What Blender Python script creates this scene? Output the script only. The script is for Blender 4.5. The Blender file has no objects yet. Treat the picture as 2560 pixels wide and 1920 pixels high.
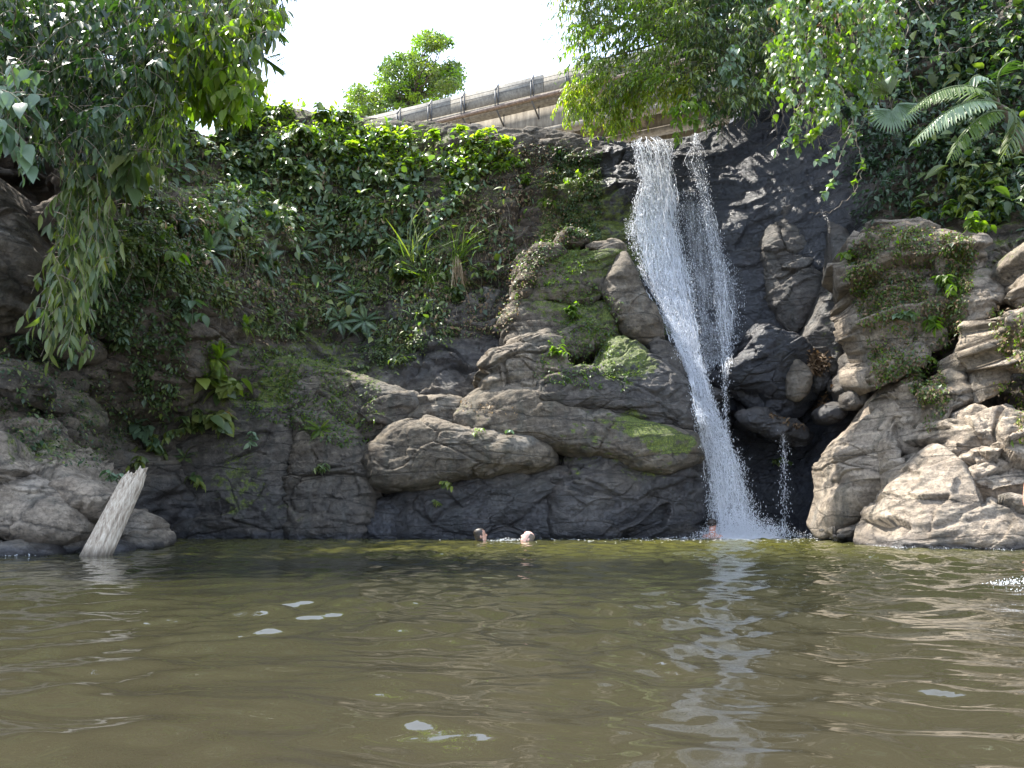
import bpy, math, random
import numpy as np
from mathutils import Vector, Matrix, Quaternion
from mathutils.bvhtree import BVHTree

sc = bpy.context.scene
R_ = math.radians
rng = np.random.default_rng(7)
random.seed(7)

# ------------------------------------------------------------------ camera, sky, sun, exposure
CAM = np.array((0.0, 0.0, 0.5)); FPX = 1850.0; PITCH = R_(9.93)
cd = bpy.data.cameras.new('camera'); cam = bpy.data.objects.new('camera', cd)
sc.collection.objects.link(cam); sc.camera = cam
cam.location = CAM; cam.rotation_euler = (R_(90) + PITCH, 0, 0)
cd.sensor_width = 36; cd.lens = FPX / 2560 * 36; cd.clip_start = 0.05; cd.clip_end = 2000

SUN = Vector((-0.40, 0.225, 0.885)).normalized()            # towards the sun
elev = math.asin(SUN.z); azim = math.atan2(SUN.x, SUN.y)
sd = bpy.data.lights.new('sun', 'SUN'); sd.energy = 5.0; sd.angle = R_(0.53); sd.color = (1.0, 0.95, 0.86)
sun = bpy.data.objects.new('sun', sd); sc.collection.objects.link(sun)
sun.rotation_euler = SUN.to_track_quat('Z', 'Y').to_euler()

world = bpy.data.worlds.new('World'); sc.world = world; world.use_nodes = True
wn = world.node_tree; wn.nodes.clear()
sky = wn.nodes.new('ShaderNodeTexSky'); sky.sky_type = 'NISHITA'; sky.sun_disc = False
sky.sun_elevation = elev; sky.sun_rotation = azim; sky.dust_density = 3.0; sky.air_density = 1.0
mx = wn.nodes.new('ShaderNodeMix'); mx.data_type = 'RGBA'; mx.inputs['Factor'].default_value = 0.72   # thin bright cloud
mx.inputs['B'].default_value = (7.6, 9.2, 12.0, 1)
bg = wn.nodes.new('ShaderNodeBackground'); bg.inputs['Strength'].default_value = 0.10
wo = wn.nodes.new('ShaderNodeOutputWorld')
wn.links.new(sky.outputs[0], mx.inputs['A']); wn.links.new(mx.outputs['Result'], bg.inputs['Color'])
wn.links.new(bg.outputs[0], wo.inputs['Surface'])

vs = sc.view_settings
vs.view_transform = 'Standard'; vs.look = 'None'; vs.gamma = 1; vs.use_curve_mapping = False
vs.exposure = 1.68
sc.cycles.max_bounces = 8; sc.cycles.diffuse_bounces = 3; sc.cycles.glossy_bounces = 3
sc.cycles.transmission_bounces = 4; sc.cycles.transparent_max_bounces = 24
sc.cycles.sample_clamp_indirect = 6

# ------------------------------------------------------------------ geometry helpers
cP, sP = math.cos(PITCH), math.sin(PITCH)
def rays(px, py):
    px = np.asarray(px, float); py = np.asarray(py, float)
    a = (px - 1280) / FPX; b = (960 - py) / FPX
    return np.stack([a, cP - b * sP, sP + b * cP], -1)
def at(px, py, Y):
    d = rays(px, py); t = (np.asarray(Y, float) - CAM[1]) / d[..., 1]
    return CAM + d * t[..., None]
def proj(P):
    q = P - CAM
    dep = q[..., 1] * cP + q[..., 2] * sP; up = -q[..., 1] * sP + q[..., 2] * cP
    dep = np.maximum(dep, 0.01)
    return 1280 + FPX * q[..., 0] / dep, 960 - FPX * up / dep
def Z(n, pts):
    k, ox, oy = {1: (.422, 0, 0), 2: (.4219, 600, 0), 3: (.3375, 1300, 0), 4: (.3737, 1860, 0), 5: (.4942, 0, 600),
                 6: (.5063, 700, 560), 7: (.5424, 1350, 500), 8: (.603, 1960, 500), 9: (1.1573, 0, 0), 0: (1, 0, 0)}[n]
    return [(ox + x * k, oy + y * k) for x, y in pts]

def _h(ix, iy, iz, s):
    n = (ix * 374761393 + iy * 668265263 + iz * 2147483647 + s * 1274126177) & 0xFFFFFFFF
    n = ((n ^ (n >> 13)) * 1274126177) & 0xFFFFFFFF
    return ((n ^ (n >> 16)) & 0xFFFFFF) / float(0xFFFFFF)
def vnoise(P, s=0):
    P = np.asarray(P, float); i = np.floor(P).astype(np.int64); f = P - i; f = f * f * f * (f * (f * 6 - 15) + 10)
    out = 0
    for dx in (0, 1):
        wx = f[..., 0] if dx else 1 - f[..., 0]
        for dy in (0, 1):
            wy = f[..., 1] if dy else 1 - f[..., 1]
            for dz in (0, 1):
                wz = f[..., 2] if dz else 1 - f[..., 2]
                out = out + wx * wy * wz * _h(i[..., 0] + dx, i[..., 1] + dy, i[..., 2] + dz, s)
    return out * 2 - 1
def fbm(P, o=4, s=0, g=.5):
    a = 1.; t = 0; k = 0
    for j in range(o):
        t = t + a * vnoise(P * 2.03 ** j + 17.3 * j, s + j); k += a; a *= g
    return t / k
def ridged(P, o=4, s=0):
    a = 1.; t = 0; k = 0
    for j in range(o):
        t = t + a * (1 - np.abs(vnoise(P * 2.1 ** j + 9.7 * j, s + j)) * 2); k += a; a *= .5
    return t / k
def worley(P, s=0):
    i = np.floor(P).astype(np.int64); f1 = np.full(P.shape[:-1], 9.); f2 = f1.copy(); idv = np.zeros(P.shape[:-1]); off = np.zeros(P.shape)
    for dx in (-1, 0, 1):
        for dy in (-1, 0, 1):
            for dz in (-1, 0, 1):
                c = i + np.array((dx, dy, dz))
                q = np.stack([c[..., k] + _h(c[..., 0], c[..., 1], c[..., 2], s + 11 * k) for k in range(3)], -1)
                d = np.sqrt(((q - P) ** 2).sum(-1)); v = _h(c[..., 0], c[..., 1], c[..., 2], s + 77)
                n1 = d < f1
                f2 = np.where(n1, f1, np.minimum(f2, d)); idv = np.where(n1, v, idv); off = np.where(n1[..., None], P - q, off); f1 = np.where(n1, d, f1)
    g = np.stack([(idv * 91.7) % 1, (idv * 47.3) % 1, (idv * 23.9) % 1], -1) * 2 - 1      # each block's own tilt
    return f1, f2, idv, (off * g).sum(-1)
def sstep(a, b, x):
    t = np.clip((x - a) / (b - a), 0, 1); return t * t * (3 - 2 * t)

COLL = sc.collection
def link(name, data, parent=None, loc=None):
    o = bpy.data.objects.new(name, data); COLL.objects.link(o)
    if parent is not None: o.parent = parent
    if loc is not None: o.location = loc
    return o
def tag(o, label=None, cat=None, group=None, kind=None):
    if label: o['label'] = label
    if cat: o['category'] = cat
    if group: o['group'] = group
    if kind: o['kind'] = kind
    return o
def thing(name, loc, label, cat, group=None):
    return tag(link(name, None, None, loc), label, cat, group)
def mesh_np(name, V, F, mat, smooth=True, attrs=None, uv=None):
    """F: int array (n,3) or (n,4)"""
    V = np.ascontiguousarray(V, np.float32); F = np.ascontiguousarray(F, np.int32); k = F.shape[1]
    me = bpy.data.meshes.new(name)
    me.vertices.add(len(V)); me.vertices.foreach_set('co', V.ravel())
    me.loops.add(F.size); me.loops.foreach_set('vertex_index', F.ravel())
    me.polygons.add(len(F)); me.polygons.foreach_set('loop_start', np.arange(0, F.size, k, dtype=np.int32))
    me.update(calc_edges=True)
    if smooth: me.polygons.foreach_set('use_smooth', np.ones(len(F), bool))
    for n, a in (attrs or {}).items():
        at_ = me.attributes.new(n, 'FLOAT', 'POINT'); at_.data.foreach_set('value', np.ascontiguousarray(a, np.float32))
    if mat: me.materials.append(mat)
    return me
def quads(nr, nc, wrap=False):
    i = np.arange(nr - 1)[:, None] * nc; j = np.arange(nc if wrap else nc - 1)[None]
    j2 = (j + 1) % nc if wrap else j + 1
    return np.stack([i + j, i + j2, i + nc + j2, i + nc + j], -1).reshape(-1, 4)
def normals(V, F):
    n = np.zeros_like(V); a = V[F[:, 0]]; b = V[F[:, 1]]; c = V[F[:, 2]]
    fn = np.cross(b - a, c - a)
    if F.shape[1] == 4: fn = fn + np.cross(c - a, V[F[:, 3]] - a)
    for k in range(F.shape[1]):
        for c_ in range(3): n[:, c_] += np.bincount(F[:, k], fn[:, c_], len(V))
    return n / np.maximum(np.linalg.norm(n, axis=1, keepdims=True), 1e-9)
def tube(path, rad, n=7, cap=True):
    P = np.asarray(path, float); m = len(P); r = np.broadcast_to(np.asarray(rad, float), (m,))
    T = np.gradient(P, axis=0); T /= np.maximum(np.linalg.norm(T, axis=1, keepdims=True), 1e-9)
    up = np.array((0.13, 0.2, 1.)); 
    A = np.cross(T, up); bad = np.linalg.norm(A, axis=1) < .15
    if bad.any(): A[bad] = np.cross(T[bad], np.array((1., 0.1, 0)))
    A /= np.linalg.norm(A, axis=1, keepdims=True); B = np.cross(T, A)
    th = np.arange(n) * 2 * math.pi / n
    V = P[:, None] + r[:, None, None] * (A[:, None] * np.cos(th)[None, :, None] + B[:, None] * np.sin(th)[None, :, None])
    return V.reshape(-1, 3), quads(m, n, True)
def box_vf(c, sx, sy, sz, M=None):
    s = np.array([(x, y, z) for x in (-1, 1) for y in (-1, 1) for z in (-1, 1)], float) * np.array((sx, sy, sz)) / 2
    if M is not None: s = s @ np.asarray(M).T
    F = [(0, 1, 3, 2), (4, 6, 7, 5), (0, 4, 5, 1), (2, 3, 7, 6), (0, 2, 6, 4), (1, 5, 7, 3)]
    return s + np.asarray(c), np.array(F)
def beam_vf(a, b, w, h, up=(0, 0, 1)):
    a = np.asarray(a, float); b = np.asarray(b, float); d = b - a; L = np.linalg.norm(d); d /= L
    s = np.cross(d, up); s /= np.linalg.norm(s); u = np.cross(s, d)
    return box_vf((a + b) / 2, L, w, h, np.stack([d, s, u], 1))
def join(parts):
    V = []; F = []; n = 0
    for v, f in parts:
        V.append(v); F.append(np.asarray(f) + n); n += len(v)
    return np.concatenate(V), np.concatenate(F)
def inpoly(poly, x, y):
    poly = np.asarray(poly); x = np.asarray(x); y = np.asarray(y); c = np.zeros(x.shape, bool); j = len(poly) - 1
    for i in range(len(poly)):
        xi, yi = poly[i]; xj, yj = poly[j]
        c ^= ((yi > y) != (yj > y)) & (x < (xj - xi) * (y - yi) / (yj - yi + 1e-12) + xi); j = i
    return c
def sample_poly(poly, n, r=None):
    r = r or rng; poly = np.asarray(poly, float); lo = poly.min(0); hi = poly.max(0); out = []
    while sum(len(o) for o in out) < n:
        q = lo + r.random((n * 3 + 50, 2)) * (hi - lo); out.append(q[inpoly(poly, q[:, 0], q[:, 1])])
    return np.concatenate(out)[:n]

# ------------------------------------------------------------------ materials
def nodes(name):
    m = bpy.data.materials.new(name); m.use_nodes = True; nt = m.node_tree; nt.nodes.clear()
    out = nt.nodes.new('ShaderNodeOutputMaterial')
    def N(t, **k):
        n = nt.nodes.new('ShaderNode' + t)
        for a, v in k.items():
            if a.startswith('i_'):
                key = a[2:].replace('_', ' '); n.inputs[int(key) if key.isdigit() else key].default_value = v
            else: setattr(n, a, v)
        return n
    L = lambda a, b: nt.links.new(a, b)
    return m, N, L, out
def ramp(N, stops, mode='LINEAR'):
    r = N('ValToRGB'); cr = r.color_ramp; cr.interpolation = mode
    while len(cr.elements) < len(stops): cr.elements.new(.5)
    for e, (p, c) in zip(cr.elements, stops):
        e.position = p; e.color = (*c, 1) if len(c) == 3 else c
    return r
def mixc(N, L, f, a, b, blend='MIX'):
    m = N('Mix', data_type='RGBA', blend_type=blend)
    if isinstance(f, (int, float)): m.inputs['Factor'].default_value = f
    else: L(f, m.inputs['Factor'])
    for k, v in (('A', a), ('B', b)):
        if isinstance(v, tuple): m.inputs[k].default_value = (*v, 1)
        else: L(v, m.inputs[k])
    return m.outputs['Result']
def math_(N, L, op, a, b=None, clamp=False):
    m = N('Math', operation=op, use_clamp=clamp)
    for k, v in enumerate((a, b)):
        if v is None: continue
        if isinstance(v, (int, float)): m.inputs[k].default_value = v
        else: L(v, m.inputs[k])
    return m.outputs[0]

def rock_material():
    m, N, L, out = nodes('rock')
    tc = N('TexCoord').outputs['Object']
    A = lambda n: N('Attribute', attribute_name=n).outputs['Fac']
    tone, moss, wet, soil = A('tone'), A('moss'), A('wet'), A('soil')
    mp = N('Mapping'); L(tc, mp.inputs[0]); mp.inputs['Rotation'].default_value = (0.05, 0.16, 0); mp.inputs['Scale'].default_value = (.45, .45, 2.2)
    big = N('TexNoise', i_Scale=.9, i_Detail=5.0, i_Roughness=.6); L(tc, big.inputs[0])
    mid = N('TexNoise', i_Scale=5.0, i_Detail=7.0, i_Roughness=.68); L(tc, mid.inputs[0])
    fine = N('TexNoise', i_Scale=38.0, i_Detail=5.0, i_Roughness=.7); L(tc, fine.inputs[0])
    strat = N('TexNoise', i_Scale=3.0, i_Detail=8.0, i_Roughness=.62, i_Distortion=.5); L(mp.outputs[0], strat.inputs[0])
    # base: dark blue-grey .. brown grey .. tan
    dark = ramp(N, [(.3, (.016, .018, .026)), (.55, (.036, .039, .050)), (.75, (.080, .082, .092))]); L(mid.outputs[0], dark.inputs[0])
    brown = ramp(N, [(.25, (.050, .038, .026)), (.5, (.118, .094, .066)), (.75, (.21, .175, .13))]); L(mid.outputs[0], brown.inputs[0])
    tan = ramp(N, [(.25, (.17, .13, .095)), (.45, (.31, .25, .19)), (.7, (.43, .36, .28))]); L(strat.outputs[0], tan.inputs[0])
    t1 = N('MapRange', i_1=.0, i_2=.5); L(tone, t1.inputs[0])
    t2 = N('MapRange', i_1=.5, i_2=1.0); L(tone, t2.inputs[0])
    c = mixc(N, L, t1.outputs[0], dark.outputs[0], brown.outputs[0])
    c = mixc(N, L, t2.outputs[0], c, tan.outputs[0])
    st = ramp(N, [(.35, (.55, .55, .55)), (.5, (1, 1, 1)), (.62, (1.25, 1.22, 1.15))]); L(strat.outputs[0], st.inputs[0])
    c = mixc(N, L, .45, c, st.outputs[0], 'MULTIPLY')
    gr = ramp(N, [(.3, (.62, .62, .62)), (.5, (1, 1, 1)), (.72, (1.4, 1.38, 1.34))]); L(fine.outputs[0], gr.inputs[0]); c = mixc(N, L, .7, c, gr.outputs[0], 'MULTIPLY')
    # lichen-pale patches and iron stains
    lp = ramp(N, [(.56, (0, 0, 0)), (.70, (1, 1, 1))]); L(big.outputs[0], lp.inputs[0])
    c = mixc(N, L, math_(N, L, 'MULTIPLY', lp.outputs[0], .28), c, (.34, .33, .30))
    br = ramp(N, [(.30, (1, 1, 1)), (.42, (0, 0, 0))]); L(big.outputs[0], br.inputs[0])
    c = mixc(N, L, math_(N, L, 'MULTIPLY', br.outputs[0], .35), c, (.10, .062, .035))
    # dripping mineral and algae streaks
    mps = N('Mapping'); L(tc, mps.inputs[0]); mps.inputs['Scale'].default_value = (3.2, 3.2, .25)
    sk = N('TexNoise', i_Scale=1.4, i_Detail=6.0, i_Roughness=.6); L(mps.outputs[0], sk.inputs[0])
    skr = ramp(N, [(.50, (0, 0, 0)), (.66, (1, 1, 1))]); L(sk.outputs[0], skr.inputs[0])
    c = mixc(N, L, math_(N, L, 'MULTIPLY', skr.outputs[0], .45), c, (.045, .05, .04))
    # soil and dry litter
    so = ramp(N, [(.3, (.035, .024, .015)), (.55, (.085, .06, .038)), (.72, (.17, .125, .08))]); L(mid.outputs[0], so.inputs[0])
    sf = math_(N, L, 'MULTIPLY', soil, math_(N, L, 'ADD', .35, mid.outputs[0]), True)
    c = mixc(N, L, sf, c, so.outputs[0])
    # wet rock darkens
    c = mixc(N, L, math_(N, L, 'MULTIPLY', wet, .82), c, (.012, .014, .021))
    # moss
    mn = N('TexNoise', i_Scale=7.0, i_Detail=6.0, i_Roughness=.7); L(tc, mn.inputs[0])
    mf = math_(N, L, 'ADD', moss, math_(N, L, 'MULTIPLY', math_(N, L, 'SUBTRACT', mn.outputs[0], .5), 1.7))
    mfr = N('MapRange', i_1=.42, i_2=.62); L(mf, mfr.inputs[0])
    mc = ramp(N, [(.3, (.020, .032, .010)), (.5, (.075, .100, .014)), (.68, (.20, .22, .03))]); L(fine.outputs[0], mc.inputs[0])
    gate = math_(N, L, 'MULTIPLY', mfr.outputs[0], math_(N, L, 'MULTIPLY', moss, 4.0, True))
    c = mixc(N, L, gate, c, mc.outputs[0])
    # bumps
    vor = N('TexVoronoi', feature='DISTANCE_TO_EDGE', i_Scale=1.1, i_Randomness=1.0)
    dist = N('Mix', data_type='VECTOR'); dist.inputs['Factor'].default_value = .16
    L(mp.outputs[0], dist.inputs[4]); L(mid.outputs['Color'], dist.inputs[5]); L(dist.outputs[1], vor.inputs[0])
    vr = ramp(N, [(.0, (0, 0, 0)), (.035, (1, 1, 1))]); L(vor.outputs[0], vr.inputs[0])
    c = mixc(N, L, math_(N, L, 'MULTIPLY', math_(N, L, 'SUBTRACT', 1.0, vr.outputs[0]), .55), c, (.02, .018, .016))
    b1 = N('Bump', i_Strength=.55, i_Distance=.06); L(strat.outputs[0], b1.inputs['Height'])
    b2 = N('Bump', i_Strength=.8, i_Distance=.06); L(mid.outputs[0], b2.inputs['Height']); L(b1.outputs[0], b2.inputs['Normal'])
    b3 = N('Bump', i_Strength=.9, i_Distance=.016); L(fine.outputs[0], b3.inputs['Height']); L(b2.outputs[0], b3.inputs['Normal'])
    b4 = N('Bump', i_Strength=.6, i_Distance=.03); L(vr.outputs[0], b4.inputs['Height']); L(b3.outputs[0], b4.inputs['Normal'])
    # finer broken cracks and pitting
    v2 = N('TexVoronoi', feature='DISTANCE_TO_EDGE', i_Scale=2.6, i_Randomness=1.0); d2 = N('Mix', data_type='VECTOR'); d2.inputs['Factor'].default_value = .30
    n5 = N('TexNoise', i_Scale=2.2, i_Detail=6.0, i_Roughness=.7); L(tc, n5.inputs[0]); L(mp.outputs[0], d2.inputs[4]); L(n5.outputs['Color'], d2.inputs[5]); L(d2.outputs[1], v2.inputs[0])
    v2r = ramp(N, [(0, (0, 0, 0)), (.022, (1, 1, 1))]); L(v2.outputs[0], v2r.inputs[0])
    gate2 = ramp(N, [(.45, (1, 1, 1)), (.58, (0, 0, 0))]); L(n5.outputs[0], gate2.inputs[0]); v2g = math_(N, L, 'ADD', v2r.outputs[0], gate2.outputs[0], True)
    c = mixc(N, L, math_(N, L, 'MULTIPLY', math_(N, L, 'SUBTRACT', 1.0, v2g), .6), c, (.018, .016, .014))
    b5 = N('Bump', i_Strength=.8, i_Distance=.025); L(v2g, b5.inputs['Height']); L(b4.outputs[0], b5.inputs['Normal'])
    pit = N('TexNoise', i_Scale=16.0, i_Detail=6.0, i_Roughness=.75); L(tc, pit.inputs[0]); pr = ramp(N, [(.36, (0, 0, 0)), (.5, (1, 1, 1))]); L(pit.outputs[0], pr.inputs[0])
    c = mixc(N, L, math_(N, L, 'MULTIPLY', math_(N, L, 'SUBTRACT', 1.0, pr.outputs[0]), .38), c, (.03, .026, .022))
    b6 = N('Bump', i_Strength=.6, i_Distance=.02); L(pr.outputs[0], b6.inputs['Height']); L(b5.outputs[0], b6.inputs['Normal'])
    p = N('BsdfPrincipled'); L(c, p.inputs['Base Color']); L(b6.outputs[0], p.inputs['Normal'])
    rg = math_(N, L, 'SUBTRACT', .88, math_(N, L, 'MULTIPLY', wet, .60)); L(rg, p.inputs['Roughness'])
    L(p.outputs[0], out.inputs[0])
    return m
M_ROCK = rock_material()

def leaf_material(name, stops, trans=.35, rough=.42, tcol=(1.5, 1.9, .35), spec=.5):
    m, N, L, out = nodes(name)
    a = N('Attribute', attribute_name='tint').outputs['Fac']
    r = ramp(N, stops); L(a, r.inputs[0])
    tc = N('TexCoord').outputs['Object']; n = N('TexNoise', i_Scale=30.0, i_Detail=2.0); L(tc, n.inputs[0])
    c = mixc(N, L, .35, r.outputs[0], mixc(N, L, n.outputs[0], (.6, .6, .6), (1.35, 1.35, 1.35)), 'MULTIPLY')
    p = N('BsdfPrincipled', i_Roughness=rough); p.inputs['Specular IOR Level'].default_value = spec; L(c, p.inputs['Base Color'])
    t = N('BsdfTranslucent'); L(mixc(N, L, 1.0, c, tcol, 'MULTIPLY'), t.inputs[0])
    mx = N('MixShader'); mx.inputs[0].default_value = trans; L(p.outputs[0], mx.inputs[1]); L(t.outputs[0], mx.inputs[2])
    L(mx.outputs[0], out.inputs[0]); return m
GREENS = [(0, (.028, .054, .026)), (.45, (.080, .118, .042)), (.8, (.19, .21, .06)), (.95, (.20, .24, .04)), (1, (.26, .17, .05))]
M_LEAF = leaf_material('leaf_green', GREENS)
M_LEAFB = leaf_material('leaf_bright', [(0, (.06, .11, .02)), (.5, (.14, .20, .03)), (.9, (.26, .29, .04)), (1, (.32, .27, .05))], .6)  # sunlit fringes painted brighter and yellower; also plants bright by nature
M_LEAFD = leaf_material('leaf_dark', [(0, (.012, .028, .014)), (.6, (.030, .062, .024)), (1, (.07, .12, .04))], .25, .38)  # foliage deep in shade, painted as a darker copy of the leaf
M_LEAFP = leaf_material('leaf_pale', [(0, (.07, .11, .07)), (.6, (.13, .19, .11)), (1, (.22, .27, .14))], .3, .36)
M_DRY = leaf_material('leaf_dry', [(0, (.07, .04, .02)), (.5, (.20, .13, .07)), (.85, (.34, .25, .14)), (1, (.5, .42, .3))], .2, .7, (1.1, 1., .7))
def simple(name, stops, scale=8, rough=.85, bump=.02, stretch=None, bs=.6, spec=.4):
    m, N, L, out = nodes(name); tc = N('TexCoord').outputs['Object']
    if stretch:
        mp = N('Mapping'); L(tc, mp.inputs[0]); mp.inputs['Scale'].default_value = stretch; tc = mp.outputs[0]
    n = N('TexNoise', i_Scale=float(scale), i_Detail=7.0, i_Roughness=.65); L(tc, n.inputs[0])
    r = ramp(N, stops); L(n.outputs[0], r.inputs[0])
    b = N('Bump', i_Strength=bs, i_Distance=bump); L(n.outputs[0], b.inputs['Height'])
    p = N('BsdfPrincipled', i_Roughness=rough); p.inputs['Specular IOR Level'].default_value = spec
    L(r.outputs[0], p.inputs['Base Color']); L(b.outputs[0], p.inputs['Normal']); L(p.outputs[0], out.inputs[0]); return m
M_BARK = simple('bark', [(.3, (.05, .038, .028)), (.6, (.13, .10, .075)), (.8, (.24, .20, .16))], 14)
M_TWIG = simple('twig', [(.3, (.12, .09, .06)), (.7, (.32, .27, .20))], 20)
M_STEM = simple('green_stem', [(.3, (.04, .06, .02)), (.7, (.09, .12, .04))], 20)

def water_material():
    m, N, L, out = nodes('pool_water'); tc = N('TexCoord').outputs['Object']
    n = N('TexNoise', i_Scale=.35, i_Detail=4.0, i_Roughness=.55); L(tc, n.inputs[0])
    r = ramp(N, [(.3, (.014, .015, .008)), (.5, (.020, .020, .011)), (.7, (.028, .026, .014))]); L(n.outputs[0], r.inputs[0])
    # silt and shallow sand nearer the bank where the picture was taken, greener water in the middle of the pool
    sx = N('SeparateXYZ'); L(tc, sx.inputs[0]); g = N('MapRange', i_1=1.0, i_2=7.0); L(math_(N, L, 'ADD', sx.outputs[1], math_(N, L, 'MULTIPLY', n.outputs[0], 1.5)), g.inputs[0])
    g2 = N('MapRange', i_1=7.5, i_2=12.5); L(sx.outputs[1], g2.inputs[0])
    c = mixc(N, L, g.outputs[0], mixc(N, L, .8, r.outputs[0], (.036, .030, .019)), mixc(N, L, .5, r.outputs[0], (.021, .022, .010)))
    c = mixc(N, L, g2.outputs[0], c, (.058, .057, .014))  # far sunlit stretch painted as a brighter, yellower body colour
    mpw = N('Mapping'); L(tc, mpw.inputs[0]); mpw.inputs['Scale'].default_value = (.55, 1.3, 1); n2 = N('TexNoise', i_Scale=9.0, i_Detail=2.0, i_Roughness=.4); L(mpw.outputs[0], n2.inputs[0])
    b = N('Bump', i_Strength=.30, i_Distance=.008); L(n2.outputs[0], b.inputs['Height'])
    # silty body: light comes back from below the surface, so it does not follow the ripples; only the sheen does
    up = N('CombineXYZ', i_2=1.0); body = N('BsdfDiffuse'); L(c, body.inputs[0]); L(up.outputs[0], body.inputs['Normal'])
    gl = N('BsdfGlossy', i_Roughness=.015); gl.inputs[0].default_value = (1, 1, 1, 1); L(b.outputs[0], gl.inputs['Normal'])
    fr = N('Fresnel', i_IOR=1.45); L(b.outputs[0], fr.inputs['Normal'])
    mx = N('MixShader'); L(fr.outputs[0], mx.inputs[0]); L(body.outputs[0], mx.inputs[1]); L(gl.outputs[0], mx.inputs[2])
    L(mx.outputs[0], out.inputs[0]); return m
M_WATER = water_material()
def foam_material():
    m, N, L, out = nodes('foam'); p = N('BsdfPrincipled', i_Roughness=.35); p.inputs['Base Color'].default_value = (.93, .94, .97, 1)
    t = N('BsdfTranslucent'); t.inputs[0].default_value = (.85, .88, .93, 1)
    mx = N('MixShader'); mx.inputs[0].default_value = .45; L(p.outputs[0], mx.inputs[1]); L(t.outputs[0], mx.inputs[2]); L(mx.outputs[0], out.inputs[0]); return m
M_FOAM = foam_material()
def veil_material(name, lo, hi, amax, sx=9., sz=1.3):
    m, N, L, out = nodes(name); tc = N('TexCoord').outputs['Object']
    mp = N('Mapping'); L(tc, mp.inputs[0]); mp.inputs['Scale'].default_value = (sx, 3., sz)
    n = N('TexNoise', i_Scale=1.6, i_Detail=8.0, i_Roughness=.72, i_Distortion=.6); L(mp.outputs[0], n.inputs[0])
    e = N('Attribute', attribute_name='edge').outputs['Fac']
    a = N('MapRange', i_1=lo, i_2=hi); L(math_(N, L, 'ADD', n.outputs[0], math_(N, L, 'MULTIPLY', math_(N, L, 'SUBTRACT', e, 1.0), .35)), a.inputs[0])
    al = math_(N, L, 'MULTIPLY', a.outputs[0], amax)
    p = N('BsdfPrincipled', i_Roughness=.3); p.inputs['Base Color'].default_value = (.90, .92, .96, 1)
    t = N('BsdfTranslucent'); t.inputs[0].default_value = (.9, .92, .97, 1)
    mx = N('MixShader'); mx.inputs[0].default_value = .4; L(p.outputs[0], mx.inputs[1]); L(t.outputs[0], mx.inputs[2])
    tr = N('BsdfTransparent'); m2 = N('MixShader'); L(al, m2.inputs[0]); L(tr.outputs[0], m2.inputs[1]); L(mx.outputs[0], m2.inputs[2])
    L(m2.outputs[0], out.inputs[0]); return m
M_CURTAIN = veil_material('falling_water', .36, .60, .9, 16., 1.8)
M_FILM = veil_material('water_film', .38, .68, .42, 14., .8)
# ------------------------------------------------------------------ rock attributes: moss, wet, soil patches as they lie on the rock
def blobs(P, lst):
    px, py = proj(P); w = np.zeros(len(P)); px = px + 75 * fbm(P * .9, 4, 66, .65); py = py + 75 * fbm(P * .9 + 9, 4, 67, .65)
    for (x, y, rx, ry, v) in lst:
        d = ((px - x) / rx) ** 2 + ((py - y) / ry) ** 2
        w = np.maximum(w, v * (1 - sstep(.35, 1.25, d)))
    return w
MOSS = [(1500, 600, 190, 110, .8), (1440, 480, 120, 130, .75), (1540, 820, 190, 100, .7), (1430, 760, 150, 100, .6), (1570, 900, 70, 60, .75), (1640, 1080, 130, 50, 1.), (1560, 1060, 60, 30, 1.), (1540, 1050, 90, 30, .7),
        (690, 970, 85, 60, .8), (590, 1200, 90, 120, .72), (560, 1050, 170, 160, .5), (1450, 1130, 140, 50, .45), (700, 1270, 110, 70, .5), (300, 1000, 140, 120, .45),
        (880, 1000, 90, 110, .45), (750, 880, 200, 60, .6), (900, 850, 250, 110, .5), (1200, 1050, 130, 40, .35), (2250, 700, 150, 160, .5), (2180, 900, 80, 120, .4),
        (900, 500, 460, 260, .6), (450, 560, 260, 260, .55), (2420, 560, 200, 160, .45), (2100, 800, 50, 140, .35), (1620, 1150, 110, 40, .5), (1100, 1280, 60, 40, .2), (120, 1120, 140, 60, .45)]
WET = [(1680, 700, 230, 500, .9), (1900, 800, 300, 700, 1.), (1920, 1250, 260, 160, 1.), (1000, 1290, 900, 130, .9), (900, 1330, 1500, 38, 1.), (1100, 900, 200, 90, .55),
       (850, 1050, 110, 70, .5), (2000, 480, 200, 300, .9), (1560, 460, 70, 200, .8), (560, 1260, 250, 130, .6), (1750, 1150, 160, 200, .8), (2400, 1372, 400, 18, .8), (100, 1375, 300, 22, .9),
       (850, 1180, 120, 100, .5), (1650, 980, 110, 160, .7), (1150, 1240, 400, 60, .5), (1250, 1290, 330, 90, 1.), (1480, 1110, 170, 60, .6)]
SOIL = [(800, 480, 520, 290, .8), (330, 650, 280, 260, .8), (1300, 560, 240, 160, .9), (1250, 340, 420, 60, .25), (600, 760, 380, 100, .7), (380, 900, 170, 160, .6), (2350, 350, 350, 250, .9),
        (2250, 700, 160, 120, .4), (1950, 150, 250, 200, .7), (250, 380, 300, 250, .9)]
BED = np.array((-0.16, 0.05, 1.0)); BED /= np.linalg.norm(BED)
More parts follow.
